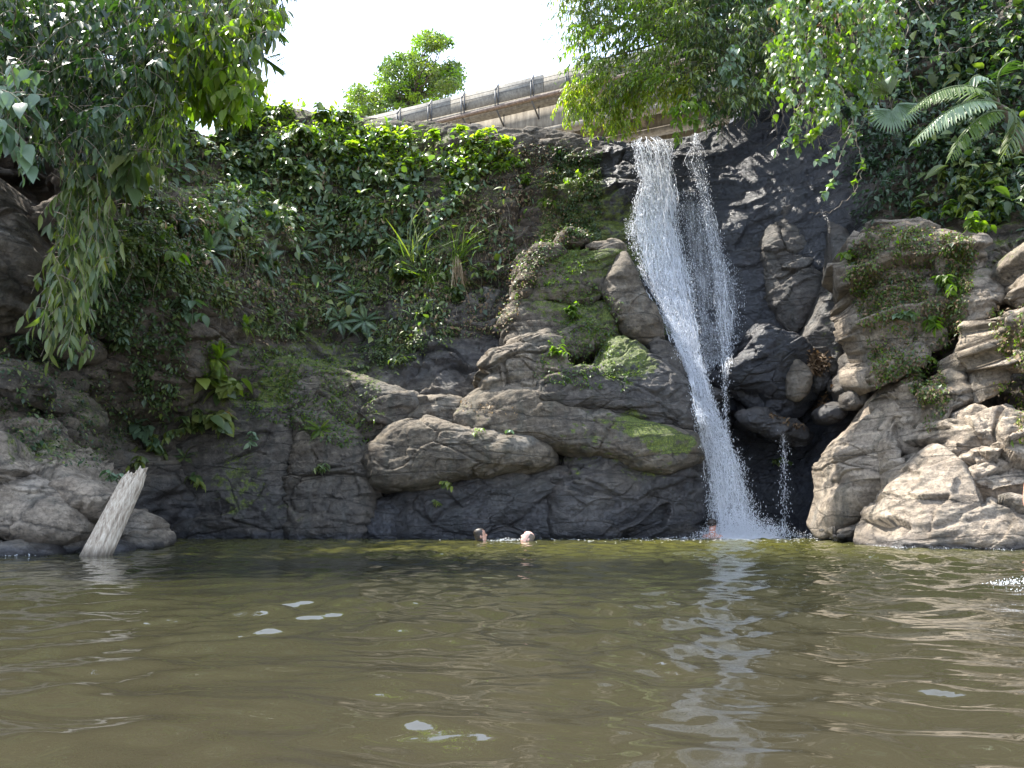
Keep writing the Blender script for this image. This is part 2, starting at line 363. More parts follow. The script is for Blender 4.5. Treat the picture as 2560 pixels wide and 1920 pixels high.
def rock_relief(P, amp=1., strata=1., crack=1., seed=0, size=2., facet=.20):
    b = P @ BED
    q = np.stack([P[:, 0] * .35, P[:, 1] * .35, b], -1)
    d = amp * (.16 * fbm(P * (1.1 / size) + seed, 3, seed) + .085 * fbm(P * 1.6 + seed, 4, seed + 5))
    s = fbm(np.stack([P[:, 0] * .5, P[:, 1] * .5, b * 3.1], -1) + seed, 5, seed + 9, .6)
    d += strata * (.055 * s)
    warp = P + .25 * np.stack([vnoise(P * 1.3, 3), vnoise(P * 1.3, 4), vnoise(P * 1.3, 5)], -1)
    cm = sstep(-.25, .35, fbm(P * .55 + 5.1 + seed, 3, seed + 40))                 # cracks come and go
    qw = np.stack([warp[:, 0] * .42, warp[:, 1] * .42, (warp @ BED) * .95], -1) + seed * .37
    f1, f2, idv, tl = worley(qw, seed)
    d += crack * (.10 * (idv - .5) + facet * tl - (.02 + .11 * cm) * (1 - sstep(0, .045, f2 - f1)))
    qw = np.stack([warp[:, 0] * 1.2, warp[:, 1] * 1.2, (warp @ BED) * 2.8], -1) + seed * .7
    f1, f2, idv, tl = worley(qw, seed + 3)
    d += crack * (.03 * (idv - .5) + .15 * tl - .035 * cm * (1 - sstep(0, .06, f2 - f1)))
    qw = np.stack([P[:, 0] * 3.4, P[:, 1] * 3.4, (P @ BED) * 6.5], -1) + seed * .7
    f1, f2, idv, tl = worley(qw, seed + 6)
    d += crack * .038 * tl
    d += .016 * ridged(P * 6 + seed, 3, seed + 20) * amp
    return d
def rock_attrs(P, nrm, tone, wetk=1., mossk=1., soilk=1.):
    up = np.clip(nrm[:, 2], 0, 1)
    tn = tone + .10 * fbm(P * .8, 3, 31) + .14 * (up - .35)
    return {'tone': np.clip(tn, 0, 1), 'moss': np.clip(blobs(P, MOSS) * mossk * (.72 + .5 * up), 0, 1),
            'wet': np.clip(wetk * blobs(P, WET) * (1.05 - .35 * up) + .9 * (1 - sstep(.03, .16, P[:, 2] + .05 * vnoise(P * 3, 8))), 0, 1), 'soil': np.clip(soilk * blobs(P, SOIL), 0, 1)}
BV = []; BF = []; BN = [0]
def to_bvh(V, F):
    BV.append(V); BF.append(F + BN[0]); BN[0] += len(V)

# ------------------------------------------------------------------ the cliff: depth as a function of width and height
CP = []
for py, row in ((1345, [(-700, 8.6), (-200, 10), (0, 11.5), (200, 14), (400, 15.3), (700, 15.8), (900, 16.0), (1200, 16.), (1500, 16.0), (1700, 16.3), (1830, 17.4), (1950, 17.4), (2060, 16.6), (2200, 14.6), (2500, 12.6), (3000, 10.6), (3600, 9)]),
                (1100, [(-700, 8.4), (0, 11.5), (200, 14.5), (400, 15.6), (700, 16), (900, 16.2), (1200, 16.2), (1500, 16.2), (1700, 16.5), (1830, 17.5), (2000, 17.3), (2150, 15.8), (2400, 13.4), (2800, 11.)]),
                (900, [(-700, 8.2), (0, 11), (200, 14.3), (400, 15.8), (700, 16.5), (1000, 16.9), (1200, 17.), (1400, 16.8), (1650, 16.9), (1800, 16.9), (2000, 16.8), (2150, 15.8), (2400, 13.6), (2800, 11.4)]),
                (700, [(-700, 8.2), (0, 10.5), (200, 14), (400, 16.5), (700, 17.3), (1000, 17.7), (1200, 17.7), (1400, 17.4), (1600, 17.4), (1800, 17.3), (2000, 17), (2150, 16), (2400, 13.8), (2800, 11.8)]),
                (500, [(-700, 8.2), (0, 10), (200, 13.8), (400, 17.2), (700, 18.2), (1000, 18.4), (1300, 18.2), (1500, 18), (1700, 17.8), (1900, 17.5), (2100, 16.3), (2400, 14.3), (2800, 12)]),
                (340, [(-700, 8.4), (0, 10.5), (200, 14), (400, 17.6), (700, 18.9), (1000, 19.1), (1300, 18.8), (1500, 18.5), (1650, 18.3), (1800, 18.3), (2000, 17.8), (2200, 16), (2500, 14.4), (2800, 12.5)]),
                (60, [(-700, 9), (0, 12), (300, 16), (500, 19.5), (1900, 19), (2100, 17.8), (2300, 16), (2560, 14.5), (2900, 13)])):
    for px, Y in row: CP.append(at(px, py, Y))
CP = np.array(CP); XZ = CP[:, [0, 2]]; YY = CP[:, 1]
def tps(r): return r * r * np.log(np.maximum(r, 1e-6))
def fit():
    n = len(XZ); K = tps(np.linalg.norm(XZ[:, None] - XZ[None], axis=2)) + .3 * np.eye(n)
    Q = np.concatenate([np.ones((n, 1)), XZ], 1); A = np.block([[K, Q], [Q.T, np.zeros((3, 3))]])
    return np.linalg.solve(A, np.concatenate([YY, np.zeros(3)]))
W_ = fit()
def depth(x, z):
    X = np.stack([x, z], -1); o = W_[-3] + W_[-2] * x + W_[-1] * z
    for k in range(len(XZ)): o = o + W_[k] * tps(np.sqrt(((X - XZ[k]) ** 2).sum(-1)))
    return np.clip(o, 7.5, 21)
CR = [(-700, -250, 8.5), (-200, -200, 10), (0, -120, 11), (150, 0, 13.5), (300, 120, 16), (400, 190, 17.8), (500, 228, 18.8), (600, 240, 19.2), (740, 262, 19.4), (850, 282, 19.5), (1000, 300, 19.5), (1100, 312, 19.4),
      (1250, 322, 19.2), (1400, 336, 18.9), (1490, 348, 18.7), (1560, 360, 18.5), (1640, 362, 18.4), (1680, 352, 18.4), (1735, 342, 18.4), (1780, 318, 18.3), (1850, 290, 18.2), (1900, 180, 18.3), (1950, 40, 18.6), (2050, -100, 18.3), (2300, -200, 16.5), (2700, -250, 13.5), (3400, -300, 11)]
CRP = np.array([at(*c) for c in CR]); o_ = np.argsort(CRP[:, 0]); CRP = CRP[o_]
NX, NZ, NB = 820, 330, 40
xs = np.linspace(-15, 15, NX)
zc = np.interp(xs, CRP[:, 0], CRP[:, 2]) + .10 * fbm(np.stack([xs * 1.5, xs * 0, xs * 0], -1), 4, 3)
kk = np.hanning(31); kk /= kk.sum(); zc = np.convolve(np.pad(zc, 15, 'edge'), kk, 'valid')
v = np.linspace(0, 1, NZ); zz = -.6 + (zc[None] + .6) * v[:, None]; xx = np.broadcast_to(xs, zz.shape)
yy = depth(xx, zz)
P = np.stack([xx, yy, zz], -1)
# plateau rolling away behind the crest
bk = (np.linspace(0, 1, NB + 1)[1:]) ** 1.6 * 9
top = P[-1][None].repeat(NB, 0).copy(); top[..., 1] += bk[:, None]; top[..., 2] -= .05 * bk[:, None] ** 1.3
P = np.concatenate([P, top]).reshape(-1, 3)
F = quads(NZ + NB, NX); nrm = normals(P, F)
if nrm[len(nrm) // 3, 1] > 0: F = F[:, ::-1]; nrm = -nrm
d = rock_relief(P, 1.3, 1.5, 1.25, 2, 3.5)
fade = 1 - .75 * np.repeat(np.concatenate([sstep(.93, 1, v), np.ones(NB)]), NX)
pq, _ = proj(P); P = P + nrm * (d * fade * (1 - .68 * sstep(1540, 1680, pq) * (1 - sstep(2080, 2200, pq))))[:, None]
nrm = normals(P, F); pxc, pyc = proj(P)
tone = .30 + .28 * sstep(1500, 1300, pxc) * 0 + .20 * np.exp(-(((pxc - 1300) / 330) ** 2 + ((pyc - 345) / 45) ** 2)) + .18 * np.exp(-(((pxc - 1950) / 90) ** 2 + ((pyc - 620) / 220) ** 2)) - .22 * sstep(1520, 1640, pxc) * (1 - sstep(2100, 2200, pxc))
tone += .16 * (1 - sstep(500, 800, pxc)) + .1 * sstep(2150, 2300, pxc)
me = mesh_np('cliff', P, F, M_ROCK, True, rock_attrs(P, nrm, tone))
cliff = tag(link('cliff', me), 'dark wet rock cliff behind the pool, its left half overgrown with plants', None, None, 'structure')
to_bvh(P, F)

# ------------------------------------------------------------------ boulders and ledges
def chaikin(p, n=2):
    p = np.asarray(p, float)
    for _ in range(n):
        q = np.roll(p, -1, 0); p = np.stack([p * .75 + q * .25, p * .25 + q * .75], 1).reshape(-1, 2)
    return p
NR = [0]
def rock(poly, Y, thick, back=1.0, lean=.25, turn=0., tone=.5, label='', name='boulder', cat='boulder', p=2.6, q=2.0, amp=.8, strata=.8, crack=.8,
         wet=1., moss=1., soil=1., group=None, bvh=True, ch=2):
    """a rock with the outline poly at distance Y; lean tips its front back with height, turn swings it with x"""
    NR[0] += 1; seed = NR[0]
    gp = (group or '')
    if gp.startswith('pale'): turn += .28; lean += .04
    if gp.startswith('mossy'): p = max(p, 4.2); crack *= .75
    poly = chaikin(poly, ch); cpx = poly.mean(0)
    if group and group.startswith('mossy'): poly = cpx + (poly - cpx) * np.array((1.10, 1.13))
    C = at(cpx[0], cpx[1], Y)
    n = np.array((turn, 1., 0.)) - np.array((0, 0, lean)); d = rays(poly[:, 0], poly[:, 1])
    t = ((C - CAM) @ n) / (d @ n); B = CAM + d * t[:, None]
    xz = B[:, [0, 2]]; c = xz.mean(0)
    th = np.arctan2(xz[:, 1] - c[1], xz[:, 0] - c[0]); r = np.linalg.norm(xz - c, axis=1)
    per = np.linalg.norm(xz - np.roll(xz, -1, 0), axis=1).sum()
    A = int(np.clip(per / .035, 56, 300)); A2 = np.arange(A) * 2 * math.pi / A
    # radius in each direction: intersect with the outline
    rad = np.zeros(A); q0 = xz - c; q1 = np.roll(q0, -1, 0); e = q1 - q0
    for k, a in enumerate(A2):
        dx, dy = math.cos(a), math.sin(a)
        den = dx * e[:, 1] - dy * e[:, 0]; den = np.where(np.abs(den) < 1e-9, 1e-9, den)
        tt = (q0[:, 0] * e[:, 1] - q0[:, 1] * e[:, 0]) / den; ss = (q0[:, 0] * dy - q0[:, 1] * dx) / den
        ok = (ss >= -1e-6) & (ss <= 1 + 1e-6) & (tt > 0); rad[k] = tt[ok].max() if ok.any() else (rad[k - 1] if k else r.mean())
    def side(nr, th_, sgn):
        u = np.sin(np.linspace(0, 1, nr + 1)[1:] * math.pi / 2) if sgn < 0 else np.linspace(0, 1, nr + 1)[1:][::-1] * .999
        rr = u[:, None] * rad[None]; x = c[0] + rr * np.cos(A2); z = c[1] + rr * np.sin(A2)
        prof = (1 - np.clip(u, 0, 1) ** p) ** (1 / q)
        y = C[1] + lean * (z - C[2]) - turn * (x - C[0]) + sgn * th_ * prof[:, None]
        return np.stack([x, y, z], -1).reshape(-1, 3)
    nf = int(np.clip(A / 3.6, 18, 80)); nb = 8
    cf = np.array([[c[0], C[1] + lean * (c[1] - C[2]) - thick, c[1]]]); 
    front = side(nf, thick, -1); bck = side(nb, back, 1)
    V = np.concatenate([front, bck]); Fq = quads(nf + nb, A, True)
    V = np.concatenate([V, cf, cf + np.array([[0, thick + back, 0]])]); j = np.arange(A); j2 = (j + 1) % A
    i0 = len(V) - 2; Ft = np.stack([np.full(A, i0), j2, j, j], -1); lb = (nf + nb - 1) * A; Fb = np.stack([np.full(A, i0 + 1), lb + j, lb + j2, lb + j2], -1)
    nrm = normals(V, Fq); 
    nrm[i0] = (0, -1, 0); nrm[i0 + 1] = (0, 1, 0)
    flip = nrm[A, 1] > 0
    if flip: nrm = -nrm; nrm[i0] = (0, -1, 0); nrm[i0 + 1] = (0, 1, 0)
    sz = max(.3, per / 6.3)
    dd = rock_relief(V, amp * min(1, sz * 1.2), strata * min(1, sz * 1.2), crack * min(1, sz * 1.3), seed, max(sz, .4), {'p': .45, 'm': .22}.get(gp[:1], .35))
    V = V + nrm * dd[:, None]
    # faces: quads + two fans (triangles as separate polys)
    me = bpy.data.meshes.new(name)
    Fq2 = Fq if not flip else Fq[:, ::-1]; T = np.concatenate([Ft[:, :3], Fb[:, :3]]); T = T if not flip else T[:, ::-1]
    if not flip: pass
    tot = np.concatenate([Fq2.ravel(), T.ravel()]).astype(np.int32)
    starts = np.concatenate([np.arange(0, Fq2.size, 4), Fq2.size + np.arange(0, T.size, 3)]).astype(np.int32)
    me.vertices.add(len(V)); me.vertices.foreach_set('co', np.ascontiguousarray((V - C), np.float32).ravel())
    me.loops.add(len(tot)); me.loops.foreach_set('vertex_index', tot); me.polygons.add(len(starts)); me.polygons.foreach_set('loop_start', starts)
    me.update(calc_edges=True); me.polygons.foreach_set('use_smooth', np.ones(len(starts), bool))
    vn = normals(V, Fq2); 
    for k_, a_ in rock_attrs(V, vn, tone, wet, moss, soil).items():
        at_ = me.attributes.new(k_, 'FLOAT', 'POINT'); at_.data.foreach_set('value', np.ascontiguousarray(a_, np.float32))
    me.materials.append(M_ROCK)
    o = tag(link(name, me, None, C), label, cat, group)
    if bvh: to_bvh(V, Fq2)
    return o
def ang(name): pass

# right bank
G1 = 'pale boulders of the right bank'
rock(Z(8, [(258, 230), (275, 180), (330, 130), (400, 100), (470, 95), (560, 120), (640, 140), (740, 160), (790, 210), (780, 300), (750, 380), (760, 460), (700, 560), (640, 640), (560, 700), (480, 740), (400, 760), (370, 800), (350, 700), (330, 600), (300, 520), (290, 400), (265, 330)]),
     13.9, .75, 1.6, .10, .1, .80, 'big rounded boulder draped in dry brown creepers, right of the waterfall', group=G1, p=4, moss=.6, wet=.2)
rock(Z(8, [(215, 780), (250, 680), (300, 560), (330, 600), (350, 700), (372, 800), (350, 872), (260, 872)]), 15.2, .3, .8, .1, .2, .42, 'grey upright slab at the left edge of the creeper-draped boulder', name='rock_slab', cat='rock slab', p=4, crack=.5, wet=.6)
rock(Z(8, [(225, 800), (300, 750), (368, 790), (350, 850), (330, 880), (250, 880)]), 14.9, .35, .5, .1, 0, .40, 'small dark block wedged above the shaded hollow, right of the fall', wet=.6)
rock(Z(8, [(120, 870), (180, 840), (235, 850), (250, 900), (200, 940), (130, 920)]), 15.6, .35, .5, 0, 0, .3, 'dark wet block littered with brown leaves in the hollow', wet=.9)
rock(Z(8, [(440, 752), (480, 748), (520, 780), (560, 790), (610, 850), (625, 950), (590, 1040), (500, 1110), (455, 1030), (445, 930), (425, 860)]), 13.3, .35, .9, .3, .2, .86, 'upright tan boulder between the tall left boulder and the layered block', group=G1, p=4, wet=0)
rock(Z(8, [(480, 760), (520, 700), (560, 690), (575, 770), (545, 812), (505, 800)]), 13.25, .2, .5, .1, 0, .85, 'small tan block capping the upright boulder under the creepers', group=G1, wet=0)
rock(Z(8, [(118, 1392), (122, 1330), (150, 1230), (160, 1130), (168, 1050), (205, 1005), (290, 930), (372, 882), (392, 800), (425, 755), (450, 770), (440, 900), (452, 960), (410, 1010), (405, 1090), (418, 1160), (385, 1215), (340, 1285), (250, 1340), (180, 1395), (140, 1410)]),
     14.0, .85, 1.2, .22, .30, .80, 'tall leaning boulder standing in the water beside the waterfall pool', group=G1, p=2.4, crack=.45, strata=.6, wet=.15)
rock(Z(8, [(402, 1090), (408, 1010), (440, 965), (458, 1010), (475, 1090), (470, 1135), (430, 1145)]), 12.9, .25, .5, .2, .1, .80, 'narrow tan block wedged right of the tall leaning boulder', group=G1, wet=0)
rock(Z(8, [(165, 1402), (240, 1335), (320, 1295), (380, 1235), (430, 1165), (456, 1190), (445, 1300), (425, 1395), (330, 1416), (200, 1416)]), 13.4, .45, .9, .1, -.2, .62, 'low dark-sided rock at the waterline under the tall leaning boulder', group=G1, wet=.4)
rock(Z(8, [(130, 1372), (145, 1352), (170, 1352), (180, 1372), (165, 1392), (140, 1392)]), 12.9, .1, .12, 0, 0, .82, 'small round stone lodged at the foot of the tall leaning boulder', name='stone', cat='stone', group=G1, wet=0)
rock(Z(8, [(430, 1160), (470, 1110), (530, 1090), (560, 1060), (530, 1120), (490, 1180), (450, 1240), (440, 1220)]), 12.4, .2, .5, .2, 0, .66, 'thin grey slab in the cleft above the broad waterline slab', name='rock_slab', cat='rock slab', group=G1, wet=.2)
rock(Z(8, [(640, 1180), (645, 990), (655, 900), (700, 865), (750, 850), (850, 850), (960, 860), (1100, 850), (1200, 900), (1240, 1100), (1200, 1250), (1000, 1235), (850, 1250), (760, 1275), (700, 1270), (645, 1215)]),
     11.4, .55, 1.6, .42, .15, .95, 'big layered tan block with dark horizontal cracks, right bank', group=G1, p=5, crack=1.5, strata=1.2, wet=0, moss=.3)
rock(Z(8, [(375, 1432), (420, 1310), (452, 1210), (530, 1110), (600, 1035), (638, 1000), (648, 1200), (640, 1300), (690, 1300), (760, 1262), (850, 1240), (1000, 1220), (1150, 1250), (1300, 1350), (1300, 1500), (900, 1500), (560, 1475), (400, 1470)]),
     11.3, .55, 1.6, .62, .10, .84, 'broad sloping tan slab running down into the water, right bank', name='rock_slab', cat='rock slab', group=G1, p=4, crack=.45, strata=1.1, wet=.5, moss=.2)
rock(Z(8, [(642, 1290), (645, 1220), (670, 1215), (700, 1240), (705, 1290), (680, 1310)]), 11.3, .15, .4, 0, .3, .78, 'angular brown stone jammed in the cavity above the sloping slab', name='stone', cat='stone', group=G1, wet=0)
rock(Z(8, [(700, 1235), (740, 1215), (770, 1230), (775, 1262), (740, 1285), (705, 1270)]), 11.05, .14, .3, .3, .2, .82, 'cracked grey stone beside the cavity above the sloping slab', name='stone', cat='stone', group=G1, wet=0)
rock(Z(8, [(745, 660), (770, 560), (820, 500), (860, 560), (900, 660), (932, 725), (895, 800), (830, 855), (785, 855), (750, 760)]), 12.1, .4, .9, .2, .2, .78, 'reddish brown upright boulder left of the overhanging one', group=G1, p=3.2, crack=.5, wet=0)
rock(Z(8, [(880, 430), (900, 340), (930, 280), (1000, 220), (1150, 190), (1300, 200), (1300, 450), (1000, 450)]), 12.2, .55, 1.2, .35, .2, .72, 'grey boulder on top of the right bank under the leafy bank', group=G1, wet=0)
rock(Z(8, [(826, 540), (832, 455), (900, 422), (1000, 415), (1150, 430), (1250, 500), (1250, 690), (1100, 720), (1000, 705), (930, 725), (885, 660), (850, 600)]), 11.2, .7, 1.2, .02, .1, .84, 'overhanging boulder with a dry creeper mat at the right edge', group=G1, p=3, wet=0)
rock(Z(8, [(740, 330), (800, 300), (870, 310), (890, 420), (840, 450), (830, 530), (760, 560), (700, 540), (720, 420)]), 12.9, .3, .9, .35, .1, .74, 'weathered brown rock between the two boulders high on the right bank', group=G1, wet=0)
rock(Z(8, [(560, 800), (620, 760), (720, 700), (750, 760), (800, 850), (720, 858), (655, 900), (640, 990), (615, 960), (605, 870)]), 12.4, .3, .9, .3, .1, .70, 'ivy-grown brown rock above the layered block', group=G1, wet=0)
rock(Z(8, [(360, 690), (430, 650), (500, 600), (560, 590), (600, 650), (570, 700), (520, 720), (470, 760), (420, 765), (390, 800)]), 13.3, .3, .8, .3, .1, .76, 'smooth tan rock showing under the creepers below the big rounded boulder', group=G1, wet=0)

# waterfall wall
rock(Z(7, [(755, 850), (790, 790), (860, 760), (915, 690), (960, 590), (1040, 560), (1150, 640), (1250, 690), (1300, 740), (1330, 830), (1260, 950), (1150, 1010), (1000, 980), (890, 900), (800, 880)]), 16.7, .7, 1., -.15, .1, .12, 'black bulging rock under the right side of the waterfall slab', p=3, wet=.8, crack=.6)
rock(Z(7, [(1120, 850), (1140, 760), (1155, 720), (1200, 730), (1265, 780), (1250, 870), (1200, 935), (1150, 920)]), 16.0, .3, .6, .15, .2, .62, 'pale wet stone below the leaf litter, right of the fall', name='stone', cat='stone', wet=.3, crack=.3)
rock(Z(7, [(1195, 770), (1240, 720), (1330, 740), (1345, 820), (1300, 900), (1250, 905)]), 16.2, .3, .6, 0, .1, .3, 'dark stone holding a heap of brown leaves, right of the fall', name='stone', cat='stone', wet=.7)
rock(Z(7, [(870, 950), (960, 925), (1080, 985), (1230, 1050), (1250, 1110), (1150, 1110), (1000, 1070), (890, 1050)]), 16.4, .45, .9, .3, 0, .22, 'dark ledge jutting over the black hollow right of the fall', name='rock_ledge', cat='rock ledge', wet=.8)
rock(Z(7, [(1000, 300), (1060, 100), (1120, -60), (1190, -20), (1210, 120), (1290, 300), (1290, 420), (1230, 560), (1180, 680), (1100, 560), (1040, 440)]), 17.15, .35, .9, .22, .25, .34, 'tall brown rib of rock right of the waterfall', name='rock_rib', cat='rock rib', p=3.4, crack=.4, wet=.35, soil=0)
rock(Z(7, [(1200, 700), (1230, 600), (1290, 470), (1330, 420), (1330, 200), (1300, 90), (1380, 60), (1440, 200), (1450, 420), (1450, 560), (1400, 700), (1340, 830), (1310, 740)]), 16.3, .35, .9, .15, .3, .42, 'smooth grey wet slab standing left of the creeper-draped boulder', name='rock_slab', cat='rock slab', p=4, crack=.35, wet=.55, strata=.4)
rock(Z(7, [(700, 880), (780, 850), (870, 890), (880, 920), (790, 930), (720, 910)]), 16.45, .2, .5, 0, 0, .3, 'narrow dark lip of rock crossing just behind the fall', name='rock_ledge', cat='rock ledge', wet=.8)

# rocks left of the fall, upper to lower
G2 = 'mossy bedrock ledges left of the waterfall'
rock(Z(7, [(-130, 470), (-100, 330), (-60, 260), (60, 230), (180, 250), (350, 240), (385, 290), (345, 360), (300, 470), (230, 500), (100, 500), (0, 520)]), 17.1, .65, 1.1, .12, 0, .52, 'big mossy block under the two pale capping stones beside the fall', group=G2, p=4, wet=.2)
rock(Z(7, [(205, 215), (260, 195), (340, 198), (388, 215), (385, 255), (300, 258), (215, 245)]), 16.9, .3, .6, .2, 0, .72, 'pale capping stone right on the edge of the falling water', name='stone', cat='stone', group=G2, moss=.2, wet=0)
rock(Z(7, [(60, 215), (85, 165), (130, 143), (200, 145), (240, 190), (205, 225), (120, 232)]), 17.0, .35, .6, .2, 0, .64, 'rounded grey capping stone left of the pale one beside the fall', name='stone', cat='stone', group=G2, moss=.4, wet=0)
rock(Z(7, [(-60, 250), (-20, 205), (60, 205), (130, 240), (100, 280), (-20, 300)]), 16.9, .35, .6, .3, 0, .62, 'flat brownish capping stone, leftmost of the three beside the fall', name='stone', cat='stone', group=G2, moss=.3, wet=0)
rock(Z(7, [(-130, 740), (-180, 600), (-110, 500), (50, 490), (200, 500), (320, 520), (350, 600), (300, 690), (200, 720), (80, 790), (-50, 820)]), 16.7, .6, 1.1, .30, 0, .48, 'plant-covered mossy mound halfway up left of the fall', group=G2, p=3, wet=.2)
rock(Z(7, [(300, 440), (330, 350), (378, 262), (420, 300), (450, 380), (500, 470), (545, 560), (560, 640), (500, 660), (420, 620), (350, 560)]), 16.55, .4, .9, .18, -.25, .56, 'pale curved rock fin leaning against the falling water', name='rock_fin', cat='rock fin', group=G2, p=2.6, crack=.3, strata=.7, moss=.3, wet=.1)
rock(Z(7, [(520, 640), (560, 630), (620, 690), (670, 780), (700, 860), (640, 860), (560, 790), (500, 720)]), 16.3, .3, .7, .25, -.2, .34, 'striped dark rock step directly left of the narrow part of the fall', name='rock_ledge', cat='rock ledge', group=G2, p=3, strata=1.3, moss=.2, wet=.4)
rock(Z(7, [(-60, 940), (-20, 850), (100, 790), (220, 810), (290, 700), (350, 650), (420, 660), (520, 730), (640, 850), (705, 970), (715, 1070), (600, 1070), (450, 1040), (300, 980), (100, 960)]), 16.0, .8, 1.2, .30, -.1, .30, 'large dark mound with a bright moss patch left of the fall', group=G2, p=2.6, wet=.55)
rock(Z(6, [(995, 850), (1005, 740), (1020, 650), (1060, 612), (1120, 575), (1200, 538), (1280, 532), (1365, 555), (1400, 640), (1400, 760), (1300, 850), (1150, 860)]), 16.1, .65, 1., .22, .05, .58, 'blocky tan boulder with layered edges above the long slab', group=G2, p=5, crack=1.4, strata=1.4, moss=.3, wet=0)
rock([(1500, 1060), (1560, 1040), (1660, 1060), (1735, 1085), (1755, 1180), (1745, 1260), (1720, 1350), (1600, 1352), (1480, 1352), (1400, 1300), (1380, 1210), (1420, 1160)], 15.9, .75, 1., .1, -.15, .22, 'dark hollowed rock mass at the waterline just left of the fall', group=G2, p=3.2, wet=.9, moss=.8)
rock([(1148, 1062), (1176, 1016), (1211, 988), (1257, 980), (1307, 986), (1384, 1003), (1460, 1024), (1520, 1040), (1600, 1055), (1660, 1068), (1715, 1090), (1730, 1135), (1690, 1165), (1610, 1168), (1500, 1150), (1400, 1128), (1300, 1106), (1200, 1100)], 15.75, .85, 1.1, .30, 0, .48, 'long arched slab with a tan crest and green moss stripe at its right end', name='rock_ledge', cat='rock ledge', group=G2, p=2.6, strata=1.2, crack=.4, wet=.3, moss=.9)
rock(Z(6, [(595, 965), (640, 925), (690, 878), (740, 858), (820, 862), (890, 880), (945, 915), (930, 980), (860, 1010), (740, 1000), (640, 985)]), 16.0, .5, .9, .30, 0, .46, 'stack of thin flat ledges between the nose rock and the wet slope', name='rock_ledge', cat='rock ledge', group=G2, p=4, strata=1.6, wet=.1, moss=.3)
rock(Z(6, [(440, 1160), (470, 1095), (525, 1020), (610, 982), (720, 985), (860, 1000), (950, 1030), (1100, 1045), (1250, 1070), (1330, 1130), (1320, 1200), (1200, 1235), (1050, 1245), (900, 1262), (830, 1290), (700, 1310), (580, 1312), (500, 1285), (455, 1225)]), 15.5, .85, 1.1, .08, 0, .46, 'nose-shaped brown ledge with a pale sunlit top, middle of the far bank', name='rock_ledge', cat='rock ledge', group=G2, p=2.8, strata=.7, crack=.55, wet=.15, moss=.3)
rock([(985, 1352), (988, 1290), (1010, 1240), (1095, 1215), (1206, 1192), (1358, 1172), (1450, 1170), (1500, 1200), (1500, 1352), (1300, 1362), (1100, 1362)], 15.7, .55, 1., .03, 0, .25, 'low smooth black rock wall at the waterline behind the swimmers', name='rock_wall', cat='rock wall', group=G2, p=5, strata=.6, crack=.7, wet=.7)
rock([(1380, 1200), (1430, 1176), (1500, 1180), (1545, 1215), (1550, 1300), (1540, 1352), (1400, 1352), (1375, 1290)], 15.35, .4, 1., .1, 0, .30, 'rounded glossy dark boulder at the waterline between the wall and the hollow rock', group=G2, p=3, strata=.4, crack=.35, wet=.7)
rock(Z(6, [(390, 1560), (420, 1470), (470, 1380), (540, 1350), (600, 1370), (610, 1460), (590, 1565)]), 15.6, .35, .8, .15, 0, .2, 'folded shiny black rock at the waterline below the nose ledge', group=G2, p=2.6, strata=1., wet=.9)
rock([(760, 900), (850, 920), (920, 948), (1000, 978), (1050, 1000), (1005, 1050), (980, 1090), (900, 1120), (840, 1090), (790, 1010), (740, 950)], 16.2, .6, 1., .18, .2, .42, 'brown sloping ledge end left of the thin stacked ledges', name='rock_ledge', cat='rock ledge', group=G2, p=3.2, wet=.25)
rock([(390, 1358), (370, 1270), (420, 1150), (470, 1080), (560, 1030), (640, 1010), (720, 1040), (745, 1130), (735, 1250), (730, 1352), (560, 1362)], 15.6, .38, 1., .12, 0, .34, 'mossy fluted rock at the waterline under the big-leaved plant', group=G2, p=5, strata=.6, wet=.5, moss=.8)
rock([(715, 1352), (725, 1240), (735, 1130), (730, 1040), (790, 1040), (860, 1070), (915, 1130), (935, 1210), (930, 1290), (885, 1355), (800, 1362)], 15.5, .45, 1., .15, 0, .46, 'rust-stained bulging rock at the waterline left of the nose ledge', group=G2, p=4.5, strata=.7, wet=.5, moss=.7)
rock([(620, 915), (700, 900), (800, 930), (850, 1010), (860, 1060), (760, 1060), (680, 1040), (620, 1000)], 16.1, .45, .9, .35, 0, .45, 'sloping rock step with a bright green moss cushion', name='rock_ledge', cat='rock ledge', group=G2, p=3, wet=.3)

# left bank
G3 = 'grey boulders of the left bank'
rock(Z(5, [(-260, -300), (-60, -420), (60, -230), (150, 0), (205, 100), (185, 200), (130, 290), (110, 400), (30, 440), (-150, 440), (-300, 300)]), 10.2, .8, 1.6, -.12, .2, .46, 'dark overhanging rock face at the left edge under the hanging leaves', name='overhanging_rock', cat='rock', group=G3, p=3.5, wet=.1, moss=.3)
rock(Z(5, [(285, 600), (330, 500), (400, 440), (445, 470), (475, 520), (455, 575), (400, 618), (330, 612)]), 12.2, .35, .7, 0, .1, .62, 'pointed grey stone jutting out above the dark hollow, left bank', name='stone', cat='stone', group=G3, wet=0, crack=.4)
rock(Z(5, [(200, 640), (290, 620), (360, 720), (430, 820), (445, 950), (430, 1075), (380, 1050), (300, 950), (230, 860)]), 12.3, .45, .9, .05, .3, .50, 'brown pillar of rock left of the dark hollow', name='rock_pillar', cat='rock pillar', group=G3, wet=0)
rock(Z(5, [(-120, 560), (0, 550), (80, 570), (145, 640), (160, 740), (110, 840), (0, 800), (-120, 760)]), 10.4, .45, .9, 0, .2, .46, 'dark brown lump of rock at the left edge below the overhang', group=G3, wet=0)
rock(Z(5, [(110, 640), (190, 650), (260, 740), (280, 850), (240, 890), (160, 850), (120, 780)]), 11.4, .35, .8, .1, .2, .50, 'brown crumbly rock between the dark lump and the pillar', group=G3, wet=0)
